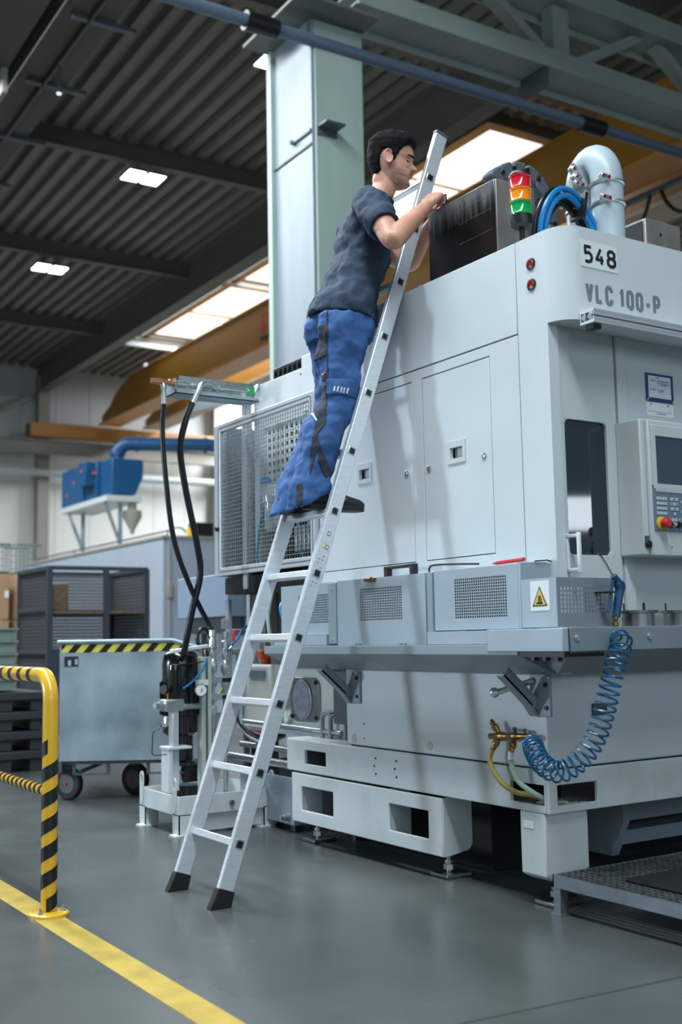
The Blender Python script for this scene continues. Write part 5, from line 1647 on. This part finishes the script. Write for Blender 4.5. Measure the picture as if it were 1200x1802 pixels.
# ------------------------------------------------------------------ galvanised tipping skip on wheels
CA = radians(-32.8)
ct = thing('tipping_skip', 'galvanised tipping skip on wheels with a yellow and black hazard strip', 'skip', (2.46, 7.21, 0))
ct.rotation_euler = (0, 0, CA)
ct['_o'] = (0, 0, 0)
W_ = .93
fpoly = [(0, .258), (W_, .258), (W_, .965), (.74, 1.02), (0, 1.02)]
MB().prism('Y', fpoly, 0, .006).build('front_sheet', M['galv'], ct)
MB().prism('Y', fpoly, .78, .786).build('rear_sheet', M['galv'], ct)
MB().box(0, .006, .006, .78, .258, 1.02).build('side_sheet', M['galv'], ct)
MB().box(W_ - .006, W_, .006, .78, .258, .965).build('side_sheet', M['galv'], ct)
MB().box(.006, W_ - .006, .006, .78, .258, .27).build('bottom_sheet', M['galv'], ct)
MB().tube([(-.012, -.006, 1.022), (.735, -.006, 1.022), (W_ + .004, -.006, .962)], .014, 10).build('rim_tube', M['galv'], ct)
MB().tube([(-.006, -.006, 1.022), (-.006, .786, 1.022)], .014, 10).build('rim_tube', M['galv'], ct)
MB().tube([(W_, -.006, .965), (W_, .786, .965)], .014, 10).build('rim_tube', M['galv'], ct)
hz = stripe_mat('hazard tape', (22, 22, 24), (206, 200, 84), (1, 0, -.85), 9.9, .5)
MB().prism('Y', [(.012, .952), (W_ - .01, .952), (W_ - .01, .953), (.77, 1.004), (.012, 1.004)], -.0015, 0).build('hazard_strip', hz, ct, label='yellow and black hazard strip')
sk = MB().box(.03, .122, -.0015, 0, .862, .928).build('sticker', M['ink'], ct)
MB().box(.055, .075, -.0025, -.0015, .868, .905).box(.10, .118, -.0025, -.0015, .875, .91).build('sticker_field', M['enclosure'], sk)
MB().box(-.02, .72, .02, .05, .235, .258).box(-.02, .72, .7, .74, .22, .258).build('chassis_beam', M['darkgrey'], ct)
MB().box(.08, .10, .03, .05, .165, .255).box(.08, .31, .03, .045, .165, .175).box(.30, .32, .03, .05, .165, .255).bar((.09, .04, .17), (.31, .3, .25), .02, .02).build('fork_stirrup', M['darkgrey'], ct)
MB().box(.56, .58, .03, .05, .165, .255).box(.56, .80, .03, .045, .165, .175).build('fork_stirrup', M['darkgrey'], ct)
MB().box(-.08, .02, .0, .08, .19, .26).build('corner_bracket', M['darkgrey'], ct)


def wheel(x, y, r, w):
    o = MB().lathe([(-w / 2, r * .55), (-w / 2, r * .92), (-w / 3, r), (w / 3, r), (w / 2, r * .92), (w / 2, r * .55)], (x, y, r), (.55, 1, 0), 28).build('wheel', M['rubber'], ct)
    d = Vector((.55, 1, 0)).normalized()
    MB().lathe([(-w / 2 - .004, r * .2), (-w / 2 - .002, r * .6), (w / 2 + .002, r * .6), (w / 2 + .004, r * .2)], (x, y, r), d, 20).build('rim', M['darkgrey'], o)
    c = Vector((x, y, r)) - d * (w / 2 + .006)
    MB().lathe([(0, .012), (.012, .009)], c, -d, 12).build('axle_cap', M['red'], o)
    return o


wheel(.44, .30, .105, .05)
wheel(.04, .12, .105, .05)
wheel(.80, .55, .105, .05)
for x, y in ((.44, .30), (.04, .12), (.80, .55)):
    MB().box(x - .03, x + .03, y - .045, y + .045, .2, .258).build('caster_fork', M['darkgrey'], ct)

# ------------------------------------------------------------------ safety railing
ra = thing('safety_railing', 'yellow tube railing with black tape bands at lower left', 'railing', (1.43, 4.29, 0))
rr0 = .030
py_, px_ = 4.29, 1.43
tp_ = .10
pts = [(px_, py_, .02), (px_, py_, .40), (px_, py_, .895 - tp_)] + [(px_, py_ + tp_ * (1 - cos(a)), .895 - tp_ + tp_ * sin(a)) for a in [pi / 2 * k / 8 for k in range(1, 9)]] + [(px_, 5.9, .895)]
pts += [(px_, 5.9 + tp_ * sin(a), .895 - tp_ + tp_ * cos(a)) for a in [pi / 2 * k / 8 for k in range(1, 9)]] + [(px_, 6.0, .02)]
MB().tube(pts, rr0, 18).build('rail_tube', M['yellow'], ra)
MB().cyl((px_, py_ + .02, .455), (px_, 5.99, .455), .020, 14).build('mid_rail', M['yellow'], ra)


def helix_band(z0, turns_z, w, r):
    """slanted black tape round the post, an open sleeve with thickness"""
    n = 28
    V, Fc = [], []
    for k in range(n + 1):
        a = 2 * pi * k / n - 2.2
        zz = z0 + turns_z * k / n
        for dz_ in (-w / 2, w / 2):
            for rr_ in (r, r + .0012):
                V.append((px_ + rr_ * cos(a), py_ + rr_ * sin(a), zz + dz_))
    for k in range(n):
        b = k * 4
        c_ = b + 4
        Fc += [(b + 1, c_ + 1, c_ + 3, b + 3), (b, b + 2, c_ + 2, c_), (b, c_, c_ + 1, b + 1), (b + 2, b + 3, c_ + 3, c_ + 2)]
    return MB().add(V, Fc)


for k in range(6):
    helix_band(.04 + k * .098, .098, .052, rr0).build('tape_band', M['tape'], ra)
for k in range(12):
    y = 4.47 + k * .125
    MB().cyl((px_, y, .895), (px_, y + .042, .895), rr0 + .0012, 18).build('tape_band', M['tape'], ra)
for k in range(28):
    y = 4.35 + k * .058
    MB().cyl((px_, y, .455), (px_, y + .026, .455), .0212, 14).build('tape_band', M['tape'], ra)
for y in (py_, 6.0):
    o = MB().lathe([(0, .075), (.010, .075), (.014, .070), (.018, .034)], (px_, y, 0), n=28).build('base_plate', M['yellow'], ra)
    for a in (-.4, 1.7, 3.8):
        MB().lathe([(0, .011), (.008, .011), (.009, .006), (.022, .006)], (px_ + .052 * cos(a), y + .052 * sin(a), .013), n=6).build('anchor_bolt', M['zinc'], o)

# ------------------------------------------------------------------ the man on the ladder
pr_ = thing('person', 'dark haired man in navy T-shirt and blue work trousers on the ladder', 'person', (2.62, 4.19, 1.567))
V3 = Vector


def remesh(o, vox, smooth=4, disp=None):
    m = o.modifiers.new('remesh', 'REMESH')
    m.mode = 'VOXEL'
    m.voxel_size = vox
    m.use_smooth_shade = True
    if smooth:
        s = o.modifiers.new('smooth', 'SMOOTH')
        s.factor = .5
        s.iterations = smooth
    for k, (size, strg) in enumerate(disp or []):
        tx = bpy.data.textures.new('folds', 'CLOUDS')
        tx.noise_scale = size
        tx.noise_depth = 1
        d = o.modifiers.new('folds', 'DISPLACE')
        d.texture = tx
        d.texture_coords = 'LOCAL'
        d.strength = strg
        d.mid_level = .5
    return o


def limb(mb, pts, rad, n=18, k=6):
    P = spline([V3(p) for p in pts], k)
    R = []
    for i in range(len(pts) - 1):
        for j in range(k):
            t = j / k
            t = t * t * (3 - 2 * t)
            R.append(rad[i] * (1 - t) + rad[i + 1] * t)
    R.append(rad[-1])
    return mb.tube(P, R, n)


def sstep(t):
    t = max(0, min(1, t))
    return t * t * (3 - 2 * t)


# joints
RS, RE, RW = V3((2.775, 3.995, 2.935)), V3((2.745, 3.795, 2.715)), V3((2.935, 3.805, 2.90))
LS, LE, LW = V3((2.915, 4.365, 2.935)), V3((3.13, 4.21, 2.80)), V3((3.14, 4.02, 2.94))
RH, RK, RA = V3((2.675, 4.095, 2.47)), V3((2.63, 4.085, 2.06)), V3((2.49, 4.095, 1.655))
LH, LK, LA = V3((2.745, 4.285, 2.47)), V3((2.745, 4.30, 2.085)), V3((2.53, 4.295, 1.66))
sd = V3((.15, .38, 0)).normalized()        # shoulder line (left-right), the trunk is turned a little
fd = V3((.93, -.37, 0)).normalized()
NB, HC = V3((2.915, 4.15, 3.035)), V3((2.985, 4.105, 3.225))

# head frame: origin at the chin-level axis, x forward, y left, z up
az = radians(-41)
f_ = V3((cos(az), sin(az), 0))
tilt = radians(-9)
hf = (f_ * cos(tilt) + V3((0, 0, 1)) * sin(tilt)).normalized()
hl = V3((0, 0, 1)).cross(f_).normalized()
hu_ = hf.cross(hl)
HSC = 1.06
HO = HC - hu_ * .122 - hf * .006


def h2w(p):
    return HO + (hf * p[0] + hl * p[1] + hu_ * p[2]) * HSC


def tab(T, z):
    if z <= T[0][0]:
        return T[0][1]
    for (a, x), (b, y) in zip(T, T[1:]):
        if z <= b:
            t = (z - a) / (b - a)
            return x + (y - x) * t
    return T[-1][1]


TF = [(0, .058), (.008, .078), (.018, .090), (.03, .087), (.042, .080), (.052, .087), (.0585, .087), (.062, .082), (.067, .090), (.074, .086), (.085, .086), (.10, .085), (.115, .081), (.122, .080), (.134, .088), (.15, .089), (.17, .086), (.19, .076), (.21, .056), (.224, .03), (.233, .0)]
TB = [(0, .0), (.03, -.035), (.06, -.068), (.09, -.090), (.12, -.102), (.15, -.106), (.18, -.099), (.205, -.076), (.222, -.045), (.233, -.012)]
TW = [(0, .030), (.012, .042), (.03, .053), (.05, .060), (.08, .067), (.10, .0705), (.13, .074), (.16, .0755), (.185, .070), (.205, .056), (.222, .034), (.233, .006)]
NH = [(.074, 0), (.080, .016), (.086, .028), (.092, .030), (.10, .025), (.112, .016), (.122, .008), (.130, 0)]
NW = [(.076, .016), (.09, .015), (.105, .010), (.125, .008)]


def g(a, s):
    return math.exp(-(a / s) ** 2)


def headp(th, z, off=0.0):
    F, B, Wd = tab(TF, z), tab(TB, z), tab(TW, z)
    c, a = (F + B) / 2, (F - B) / 2
    ct_, sn = cos(th), sin(th)
    e = 2.25
    x = c + a * math.copysign(abs(ct_) ** (2 / e), ct_)
    y = Wd * math.copysign(abs(sn) ** (2 / e), sn)
    if ct_ > 0:
        ay = abs(y)
        x += tab(NH, z) * g(y, tab(NW, z)) if .074 < z < .130 else 0
        x -= .010 * g(ay - .031, .014) * g(z - .117, .010)
        x += .004 * g(ay - .028, .02) * g(z - .135, .006)
        x += .004 * g(ay - .045, .016) * g(z - .096, .012)
        x += .003 * g(y, .02) * (g(z - .068, .003) + g(z - .056, .004)) - .004 * g(y, .024) * g(z - .0618, .002)
        x += .003 * g(y, .016) * g(z - .018, .01)
    d = V3((x - c, y, 0))
    if off:
        d2 = V3((x - c, y * 1.2, (z - .12) * .8)).normalized() * off
        return (x + d2.x, y + d2.y, z + d2.z)
    return (x, y, z)


ZS = [.233 * k / 75 for k in range(76)]
NT = 80
hm = MB()
Vh = [h2w(headp(2 * pi * k / NT, z)) for z in ZS for k in range(NT)]
Fh = [(i * NT + k, i * NT + (k + 1) % NT, (i + 1) * NT + (k + 1) % NT, (i + 1) * NT + k) for i in range(len(ZS) - 1) for k in range(NT)]
Fh += [tuple(range(NT - 1, -1, -1)), tuple((len(ZS) - 1) * NT + k for k in range(NT))]


def hand(mb, w, d, n_, right, curls, spread=.10, thumb=(.55, .5)):
    """palm, four unequal fingers and a thumb from wrist w along d, palm facing n_"""
    d = V3(d).normalized()
    n_ = V3(n_)
    n_ = (n_ - d * n_.dot(d)).normalized()
    s = d.cross(n_) if right else n_.cross(d)
    mb.loft([(w - d * .02, s * .026, n_ * .021), (w + d * .012, s * .030, n_ * .020), (w + d * .05, s * .041, n_ * .017),
             (w + d * .085, s * .043, n_ * .014), (w + d * .097, s * .038, n_ * .010)], 18, 2.6)
    for i, (ln, off, r) in enumerate(((.072, .031, .0088), (.080, .0105, .0092), (.074, -.0105, .0088), (.058, -.031, .0078))):
        p = w + d * .088 + s * off
        dr_ = (d + s * (off * spread / .03)).normalized()
        pts, rs = [p - dr_ * .02, p], [r, r * 1.05]
        a = 0
        for seg, c in zip((.45, .31, .24), curls[i]):
            a += c
            q = dr_ * cos(a) + n_ * sin(a)
            p = p + q * ln * seg
            pts.append(p)
            rs.append(r * (.95 if seg > .4 else .86 if seg > .3 else .66))
        mb.tube(spline(pts, 3), [rs[min(j // 3, len(rs) - 1)] * (1 - (j % 3) / 3) + rs[min(j // 3 + 1, len(rs) - 1)] * (j % 3) / 3 for j in range(3 * (len(pts) - 1) + 1)], 10)
    p = w + d * .028 + s * .028
    q1 = (d * .75 + s * thumb[0] + n_ * thumb[1]).normalized()
    q2 = (d * .95 + s * .10 + n_ * thumb[1] * 1.1).normalized()
    pts = [p - q1 * .02, p + q1 * .012, p + q1 * .042, p + q1 * .042 + q2 * .030, p + q1 * .042 + q2 * .052]
    mb.tube(spline(pts, 3), [.013, .0132, .0132, .012, .0115, .0112, .0108, .0105, .0102, .010, .0092, .0082, .006], 10)


bd_ = MB()
bd_.add(Vh, Fh)
for s in (-1, 1):
    # ear: rim and bowl
    rim = []
    for k in range(14):
        a = 2 * pi * k / 14
        rim.append(h2w((-.008 - .011 * abs(sin(a / 2)) * .2 + .017 * cos(a) - .004 * sin(a), s * (.077 + .008 - .006 * cos(a)), .112 + .030 * sin(a))))
    bd_.tube(rim, .0048, 8, closed=True)
    bd_.loft([(h2w((-.006, s * .070, .112)), hf * .014, hu_ * .026), (h2w((-.008, s * .080, .112)), hf * .016, hu_ * .029)], 14)
limb(bd_, [HO + hu_ * .10 - hf * .02, HO + hu_ * .04 - hf * .030, HO + hu_ * .0 - hf * .022, NB + V3((.01, 0, .02)), NB - V3((.01, 0, .05))], [.040, .055, .056, .062, .080])
# trunk and legs carry the body under the clothes
bd_.loft([(V3((2.72, 4.19, 2.42)), sd * .13, fd * .085), (V3((2.73, 4.19, 2.54)), sd * .13, fd * .085), (V3((2.80, 4.185, 2.70)), sd * .14, fd * .09),
          (V3((2.845, 4.18, 2.84)), sd * .165, fd * .095), (V3((2.855, 4.18, 2.94)), sd * .165, fd * .085), (V3((2.88, 4.165, 3.0)), sd * .10, fd * .07)], 24)
for S, E_, W__ in ((RS, RE, RW), (LS, LE, LW)):
    up_ = (E_ - S)
    fo = (W__ - E_)
    back = (up_.normalized() - fo.normalized()).normalized()
    limb(bd_, [S - up_ * .1, S + up_ * .3, S + up_ * .62, E_ + back * .004, E_ + fo * .25 + back * .004, E_ + fo * .6, W__, W__ + fo * .08], [.058, .055, .051, .044, .047, .040, .029, .026])
for H, K, A in ((RH, RK, RA), (LH, LK, LA)):
    limb(bd_, [H.lerp(K, .22), H.lerp(K, .5), K, K.lerp(A, .35), A, A - V3((0, 0, .03))], [.07, .068, .05, .05, .036, .034])
    bd_.loft([(A + V3((-.05, 0, -.05)), V3((0, .028, 0)), V3((0, 0, .026))), (A + V3((.06, 0, -.05)), V3((0, .036, 0)), V3((0, 0, .026))), (A + V3((.16, 0, -.062)), V3((0, .036, 0)), V3((0, 0, .014)))], 14)
rd = V3((.66, .18, .72))
hand(bd_, RW + rd.normalized() * .014, rd, (.62, .35, -.55), True, ((.75, .9, .6), (.85, .95, .6), (.95, 1.0, .6), (1.05, 1.0, .6)), thumb=(.35, .75))
ldn = V3((3.10, 3.90, 2.965)) - LW
hand(bd_, LW + ldn.normalized() * .01, ldn, (-.35, -.2, -.8), False, ((.3, .6, .5), (.4, .7, .5), (.5, .7, .5), (.6, .7, .5)), thumb=(.5, .5))
body = bd_.build('body', M['skin'], pr_)
remesh(body, .0042, 3)

# face details
for s in (-1, 1):
    e = h2w((headp(math.asin(.031 / .078), 0.117)[0] - .0062, s * .031, .1155))
    o = MB().lathe([(-.0105, .001), (-.008, .0068), (-.004, .0098), (0, .0105), (.004, .0098), (.008, .0068), (.0105, .001)], e, hf, 16).build('eye', M['eye'], pr_)
    MB().lathe([(.0085, .0052), (.0108, .003)], e + hu_ * -.001, (hf - hl * 0.0 - hu_ * .1), 12).build('iris', M['iris'], o)
    lid = MB().tube([h2w((headp(math.asin(min(.99, abs(y) / .08)), .1245)[0] + .001, s * y, .1215 - .18 * abs(y - .031))) for y in (.018, .024, .031, .038, .045)], .0046, 8)
    lid.build('eyelid', M['skin'], pr_)
    br = MB().tube([h2w((headp(math.asin(min(.99, y / .078)), .137)[0] + .0015, s * y, .1375 + .05 * (y - .012) - (.25 * max(0, y - .035)))) for y in (.012, .02, .028, .036, .045, .052)], [.003, .0042, .0044, .004, .0032, .0015], 8)
    br.build('eyebrow', M['hair'], pr_)
for z, r in ((.0665, .0030), (.0572, .0036)):
    MB().tube([h2w((headp(math.asin(min(.99, abs(y) / .075)) * (1 if y >= 0 else -1), z)[0] + .0005, y, z - .12 * abs(y) * (.5 if z > .06 else -.2))) for y in (-.022, -.014, -.006, 0, .006, .014, .022)], [.001, r * .8, r, r, r, r * .8, .001], 8).build('lip', M['lips'], pr_)

HL = [(0, .190), (.6, .184), (.95, .170), (1.15, .146), (1.28, .110), (1.42, .096), (1.5, .118), (1.62, .146), (1.85, .142), (2.0, .105), (2.2, .062), (2.6, .046), (3.2, .040)]


def shell(thick, mask, zs, nt=120):
    V = []
    for z in zs:
        for k in range(nt):
            th = 2 * pi * k / nt
            at_ = th if th <= pi else 2 * pi - th
            m = mask(at_, z)
            V.append(h2w(headp(th, z, -.007 + (.007 + thick(at_, z, th)) * m)))
    F = [(i * nt + k, i * nt + (k + 1) % nt, (i + 1) * nt + (k + 1) % nt, (i + 1) * nt + k) for i in range(len(zs) - 1) for k in range(nt)]
    F += [tuple(range(nt - 1, -1, -1)), tuple((len(zs) - 1) * nt + k for k in range(nt))]
    return MB().add(V, F)


def hthick(at_, z, th):
    top = sstep((z - .14) / .07)
    q = V3(headp(th, z)) * 38
    q2 = V3((th * 9, z * 60, 1.0))
    return .009 + .004 * sstep((at_ - 1.6) / .8) + .019 * top * (1.1 if at_ < 1 else .95) + .004 * noise.noise(q) * (.4 + top) + .0025 * noise.noise(q2 * 1.7)


shell(hthick, lambda a, z: sstep((z - tab(HL, a) + .003) / .007), [.034 + .199 * k / 80 for k in range(81)]).build('hair', M['hair'], pr_, sharp=180)


# stubble: the skin itself is darker round chin, jaw and upper lip
def stubble_zone():
    nt = M['skin'].node_tree
    N, L = nt.nodes, nt.links
    b = N['Principled BSDF']
    old = b.inputs['Base Color'].links[0].from_socket
    tc = N.new('ShaderNodeTexCoord')
    fac = None
    loc0 = V3((2.62, 4.19, 1.567))
    for p, r in (((.062, 0, .022), .052), ((.090, 0, .070), .026), ((.035, -.055, .045), .034), ((.035, .055, .045), .034), ((.012, -.070, .075), .022), ((.055, -.045, .03), .034)):
        c = h2w(p) - loc0
        sb_, ln, mr = N.new('ShaderNodeVectorMath'), N.new('ShaderNodeVectorMath'), N.new('ShaderNodeMapRange')
        sb_.operation, ln.operation = 'SUBTRACT', 'LENGTH'
        sb_.inputs[1].default_value = c
        L.new(tc.outputs['Object'], sb_.inputs[0])
        L.new(sb_.outputs[0], ln.inputs[0])
        mr.inputs['From Min'].default_value, mr.inputs['From Max'].default_value = r * 1.15, r * .6
        mr.inputs['To Max'].default_value = .62
        L.new(ln.outputs['Value'], mr.inputs['Value'])
        if fac is None:
            fac = mr.outputs['Result']
        else:
            mx = N.new('ShaderNodeMath')
            mx.operation = 'MAXIMUM'
            L.new(fac, mx.inputs[0])
            L.new(mr.outputs['Result'], mx.inputs[1])
            fac = mx.outputs[0]
    mix = N.new('ShaderNodeMix')
    mix.data_type = 'RGBA'
    L.new(fac, mix.inputs[0])
    L.new(old, mix.inputs[6])
    mix.inputs[7].default_value = (*_srgb((112, 82, 72)), 1)
    L.new(mix.outputs[2], b.inputs['Base Color'])


stubble_zone()

# T-shirt: trunk, sleeves, collar
tm = MB()
tm.loft([(V3((2.728, 4.185, 2.445)), sd * .192, fd * .160 + V3((0, 0, -.022))), (V3((2.738, 4.185, 2.52)), sd * .184, fd * .148 + V3((0, 0, -.015))), (V3((2.785, 4.185, 2.62)), sd * .165, fd * .130),
         (V3((2.83, 4.18, 2.73)), sd * .172, fd * .128), (V3((2.85, 4.18, 2.83)), sd * .188, fd * .122), (V3((2.855, 4.18, 2.92)), sd * .195, fd * .108),
         (V3((2.87, 4.175, 2.985)), sd * .165, fd * .088), (V3((2.895, 4.16, 3.03)), sd * .105, fd * .076), (V3((2.925, 4.15, 3.06)), sd * .074, fd * .070 + V3((0, 0, -.035)))], 30, 2.2)
for S, E_ in ((RS, RE), (LS, LE)):
    u_ = E_ - S
    limb(tm, [S - u_ * .22, S + u_ * .08, S + u_ * .35, S + u_ * .60], [.066, .080, .076, .070], 20)
sh = tm.build('shirt', M['shirt'], pr_)
remesh(sh, .007, 6, [(.11, .040), (.045, .016)])
cp_ = []
for k in range(25):
    a = 2 * pi * k / 24
    cp_.append(V3((2.928, 4.148, 3.066)) + sd * .066 * cos(a) + (fd * .064 + V3((0, 0, -.030))) * sin(a) + V3((-.002, 0, -.006)))
MB().tube(cp_[:-1], .0055, 8, closed=True).build('collar', M['hem'], pr_)
for S, E_ in ((RS, RE), (LS, LE)):
    u_ = E_ - S
    c = S + u_ * .60
    ax = u_.normalized()
    a1 = ax.orthogonal().normalized()
    a2 = ax.cross(a1)
    MB().tube([c + (a1 * cos(2 * pi * k / 20) + a2 * sin(2 * pi * k / 20)) * .0655 for k in range(20)], .005, 8, closed=True).build('sleeve_hem', M['hem'], pr_)

# trousers
tr = MB()
sp_ = V3((.06, .99, 0)).normalized()
fp_ = V3((.99, -.06, 0))
tr.loft([(V3((2.735, 4.185, 2.545)), sp_ * .150, fp_ * .118), (V3((2.725, 4.19, 2.48)), sp_ * .166, fp_ * .134), (V3((2.715, 4.19, 2.40)), sp_ * .180, fp_ * .148), (V3((2.71, 4.19, 2.34)), sp_ * .165, fp_ * .135)], 28, 2.3)


def leg(H, K, A, bow):
    kn = K + V3((.006, 0, 0))
    secs = []
    for t, rx, ry, dx in ((.0, .118, .098, .0), (.3, .112, .094, .004), (.65, .098, .086, .004), (.92, .088, .080, .004)):
        secs.append((H.lerp(kn, t) + V3((dx, 0, 0)), V3((0, ry, 0)), V3((rx, 0, .0))))
    for t, rx, ry, dx in ((.08, .086, .080, .004), (.3, .086, .080, -.008), (.55, .086, .080, -.010), (.8, .088, .080, -.002), (1.0, .092, .082, .006), (1.08, .094, .082, .008), (1.14, .092, .08, .008)):
        secs.append((K.lerp(A, t) + V3((dx, 0, 0)), V3((0, ry, 0)), V3((rx, 0, .05 * sstep((t - .7) / .4)))))
    tr.loft(secs, 26, 2.2)


leg(RH - V3((0, 0, .03)), RK, RA, 0)
leg(LH - V3((0, 0, .03)), LK, LA, 0)
tro = tr.build('trousers', M['trouser'], pr_)
remesh(tro, .007, 5, [(.13, .046), (.05, .018)])


from mathutils.bvhtree import BVHTree
bpy.context.view_layer.update()
_ev = tro.evaluated_get(bpy.context.evaluated_depsgraph_get())
_tm = _ev.to_mesh()
_bvh = BVHTree.FromPolygons([v.co.copy() for v in _tm.vertices], [tuple(p.vertices) for p in _tm.polygons])


def inside(u, v, poly):
    c = False
    for (ax, ay), (bx_, by) in zip(poly, poly[1:] + poly[:1]):
        if (ay > v) != (by > v) and u < (bx_ - ax) * (v - ay) / (by - ay) + ax:
            c = not c
    return c


def patch(name, poly, m, off=.0035, step=.004):
    """a piece of cloth laid onto the near side of the trousers"""
    us, vs = [p[0] for p in poly], [p[1] for p in poly]
    nu, nv = int((max(us) - min(us)) / step) + 1, int((max(vs) - min(vs)) / step) + 1
    su, sv = (max(us) - min(us)) / nu, (max(vs) - min(vs)) / nv
    V, F, idx = [], [], {}

    def vert(i, j):
        if (i, j) not in idx:
            dr_ = V3((.54, .84, 0))
            o = V3((min(us) + i * su - 2.62, -.19, min(vs) + j * sv - 1.567)) - dr_ * .5
            h = _bvh.ray_cast(o, dr_, 1.0)
            if h[0] is None or h[1].dot(dr_) > -.12 or h[0].y > -.035:
                idx[(i, j)] = -1
            else:
                idx[(i, j)] = len(V)
                V.append(h[0] + h[1] * off)
        return idx[(i, j)]
    for i in range(nu):
        for j in range(nv):
            if inside(min(us) + (i + .5) * su, min(vs) + (j + .5) * sv, poly):
                q = [vert(i, j), vert(i + 1, j), vert(i + 1, j + 1), vert(i, j + 1)]
                if min(q) >= 0:
                    F.append(tuple(q))
    me = bpy.data.meshes.new(name)
    me.from_pydata(V, [], F)
    me.materials.append(m)
    for p in me.polygons:
        p.use_smooth = True
    o = bpy.data.objects.new(name, me)
    COL.objects.link(o)
    o.parent = pr_
    s_ = o.modifiers.new('thick', 'SOLIDIFY')
    s_.thickness = .006
    s_.offset = -1
    return o


patch('pocket_panel', [(2.440, 2.335), (2.477, 2.375), (2.531, 2.383), (2.525, 2.235), (2.428, 2.222), (2.434, 2.29)], M['panel_dark'])
patch('pocket_edge', [(2.425, 2.238), (2.525, 2.248), (2.525, 2.235), (2.425, 2.222)], M['panel_dark'], .006)
patch('side_seam', [(2.532, 2.45), (2.538, 2.45), (2.533, 2.09), (2.527, 2.09)], M['panel_dark'], .0025)
patch('knee_panel', [(2.462, 2.081), (2.529, 2.113), (2.524, 2.02), (2.516, 1.927), (2.467, 1.874), (2.460, 1.983)], M['panel_dark'])
patch('calf_panel', [(2.467, 1.885), (2.494, 1.815), (2.541, 1.721), (2.509, 1.694), (2.476, 1.765)], M['panel_dark'])
patch('calf_panel', [(2.46, 1.922), (2.479, 1.887), (2.463, 1.788), (2.433, 1.702), (2.436, 1.80)], M['panel_dark'])
patch('hem_panel', [(2.367, 1.669), (2.395, 1.67), (2.393, 1.578), (2.363, 1.572)], M['panel_dark'])
patch('knee_flap', [(2.529, 2.128), (2.67, 2.126), (2.67, 2.058), (2.528, 2.064)], M['trouser'], .006)
for i in range(5):
    x = 2.560 + i * .0155
    patch('reflective_strip', [(x + .005, 2.096 - i * .0015), (x + .012, 2.095 - i * .0015), (x + .005, 2.073 - i * .0015), (x - .002, 2.074 - i * .0015)], M['reflect'], .0085, .002)
patch('piping', [(2.425, 1.997), (2.455, 1.984), (2.475, 1.945), (2.468, 1.943), (2.45, 1.974), (2.425, 1.987)], M['reflect'], .005, .002)
patch('cloth_tag', [(2.504, 2.16), (2.527, 2.163), (2.526, 2.13), (2.503, 2.128)], M['black'], .0045)
# shoes
def shoe(A, x0):
    y = A.y
    z = 1.566
    sec = [(x0, .026, .05), (x0 + .02, .034, .085), (x0 + .07, .038, .095), (x0 + .12, .038, .085), (x0 + .17, .042, .066), (x0 + .22, .046, .052), (x0 + .265, .043, .042), (x0 + .29, .030, .030)]
    mb = MB()
    mb.loft([(V3((x, y, z + .022 + h / 2 - .01)), V3((0, w, 0)), V3((0, 0, h / 2))) for x, w, h in sec], 20, 2.6)
    o = mb.build('shoe', M['shoe'], pr_)
    outl = [(x0 - .006, .018), (x0 + .01, .034), (x0 + .07, .040), (x0 + .13, .038), (x0 + .2, .048), (x0 + .25, .047), (x0 + .285, .034), (x0 + .298, .014)]
    poly = [(x, y - w) for x, w in outl] + [(x, y + w) for x, w in reversed(outl)]
    MB().prism('Z', poly, z, z + .026).build('sole', M['sole'], o, bevel=.004)
    MB().loft([(V3((x0 + .10, y, z + .062)), V3((0, .040, 0)), V3((0, 0, .026))), (V3((x0 + .15, y, z + .056)), V3((0, .0425, 0)), V3((0, 0, .022))), (V3((x0 + .19, y, z + .048)), V3((0, .044, 0)), V3((0, 0, .016)))], 16).build('shoe_side', M['shoegrey'], o)
    for k in range(3):
        xx = x0 + .115 + k * .025
        MB().tube([(xx, y - .03, z + .075 - k * .006), (xx + .006, y, z + .088 - k * .009), (xx, y + .03, z + .075 - k * .006)], .003, 6).build('lace', M['white'], o)


shoe(RA, 2.462)
shoe(LA, 2.440)

# the small black tool both hands hold on the housing edge
tl = thing('hand_tool', 'small black tool held in both hands on the edge of the steel housing', 'tool', (3.085, 3.86, 2.96))
MB().lathe([(0, .010), (.008, .016), (.03, .017), (.034, .012), (.05, .012), (.054, .015), (.07, .013)], (3.050, 3.850, 2.968), (.85, .1, -.05), 14).build('tool_body', M['black'], tl)
MB().lathe([(0, .006), (.03, .006)], (3.085, 3.853, 2.975), (0, 0, 1), 10).build('tool_knob', M['black'], tl)
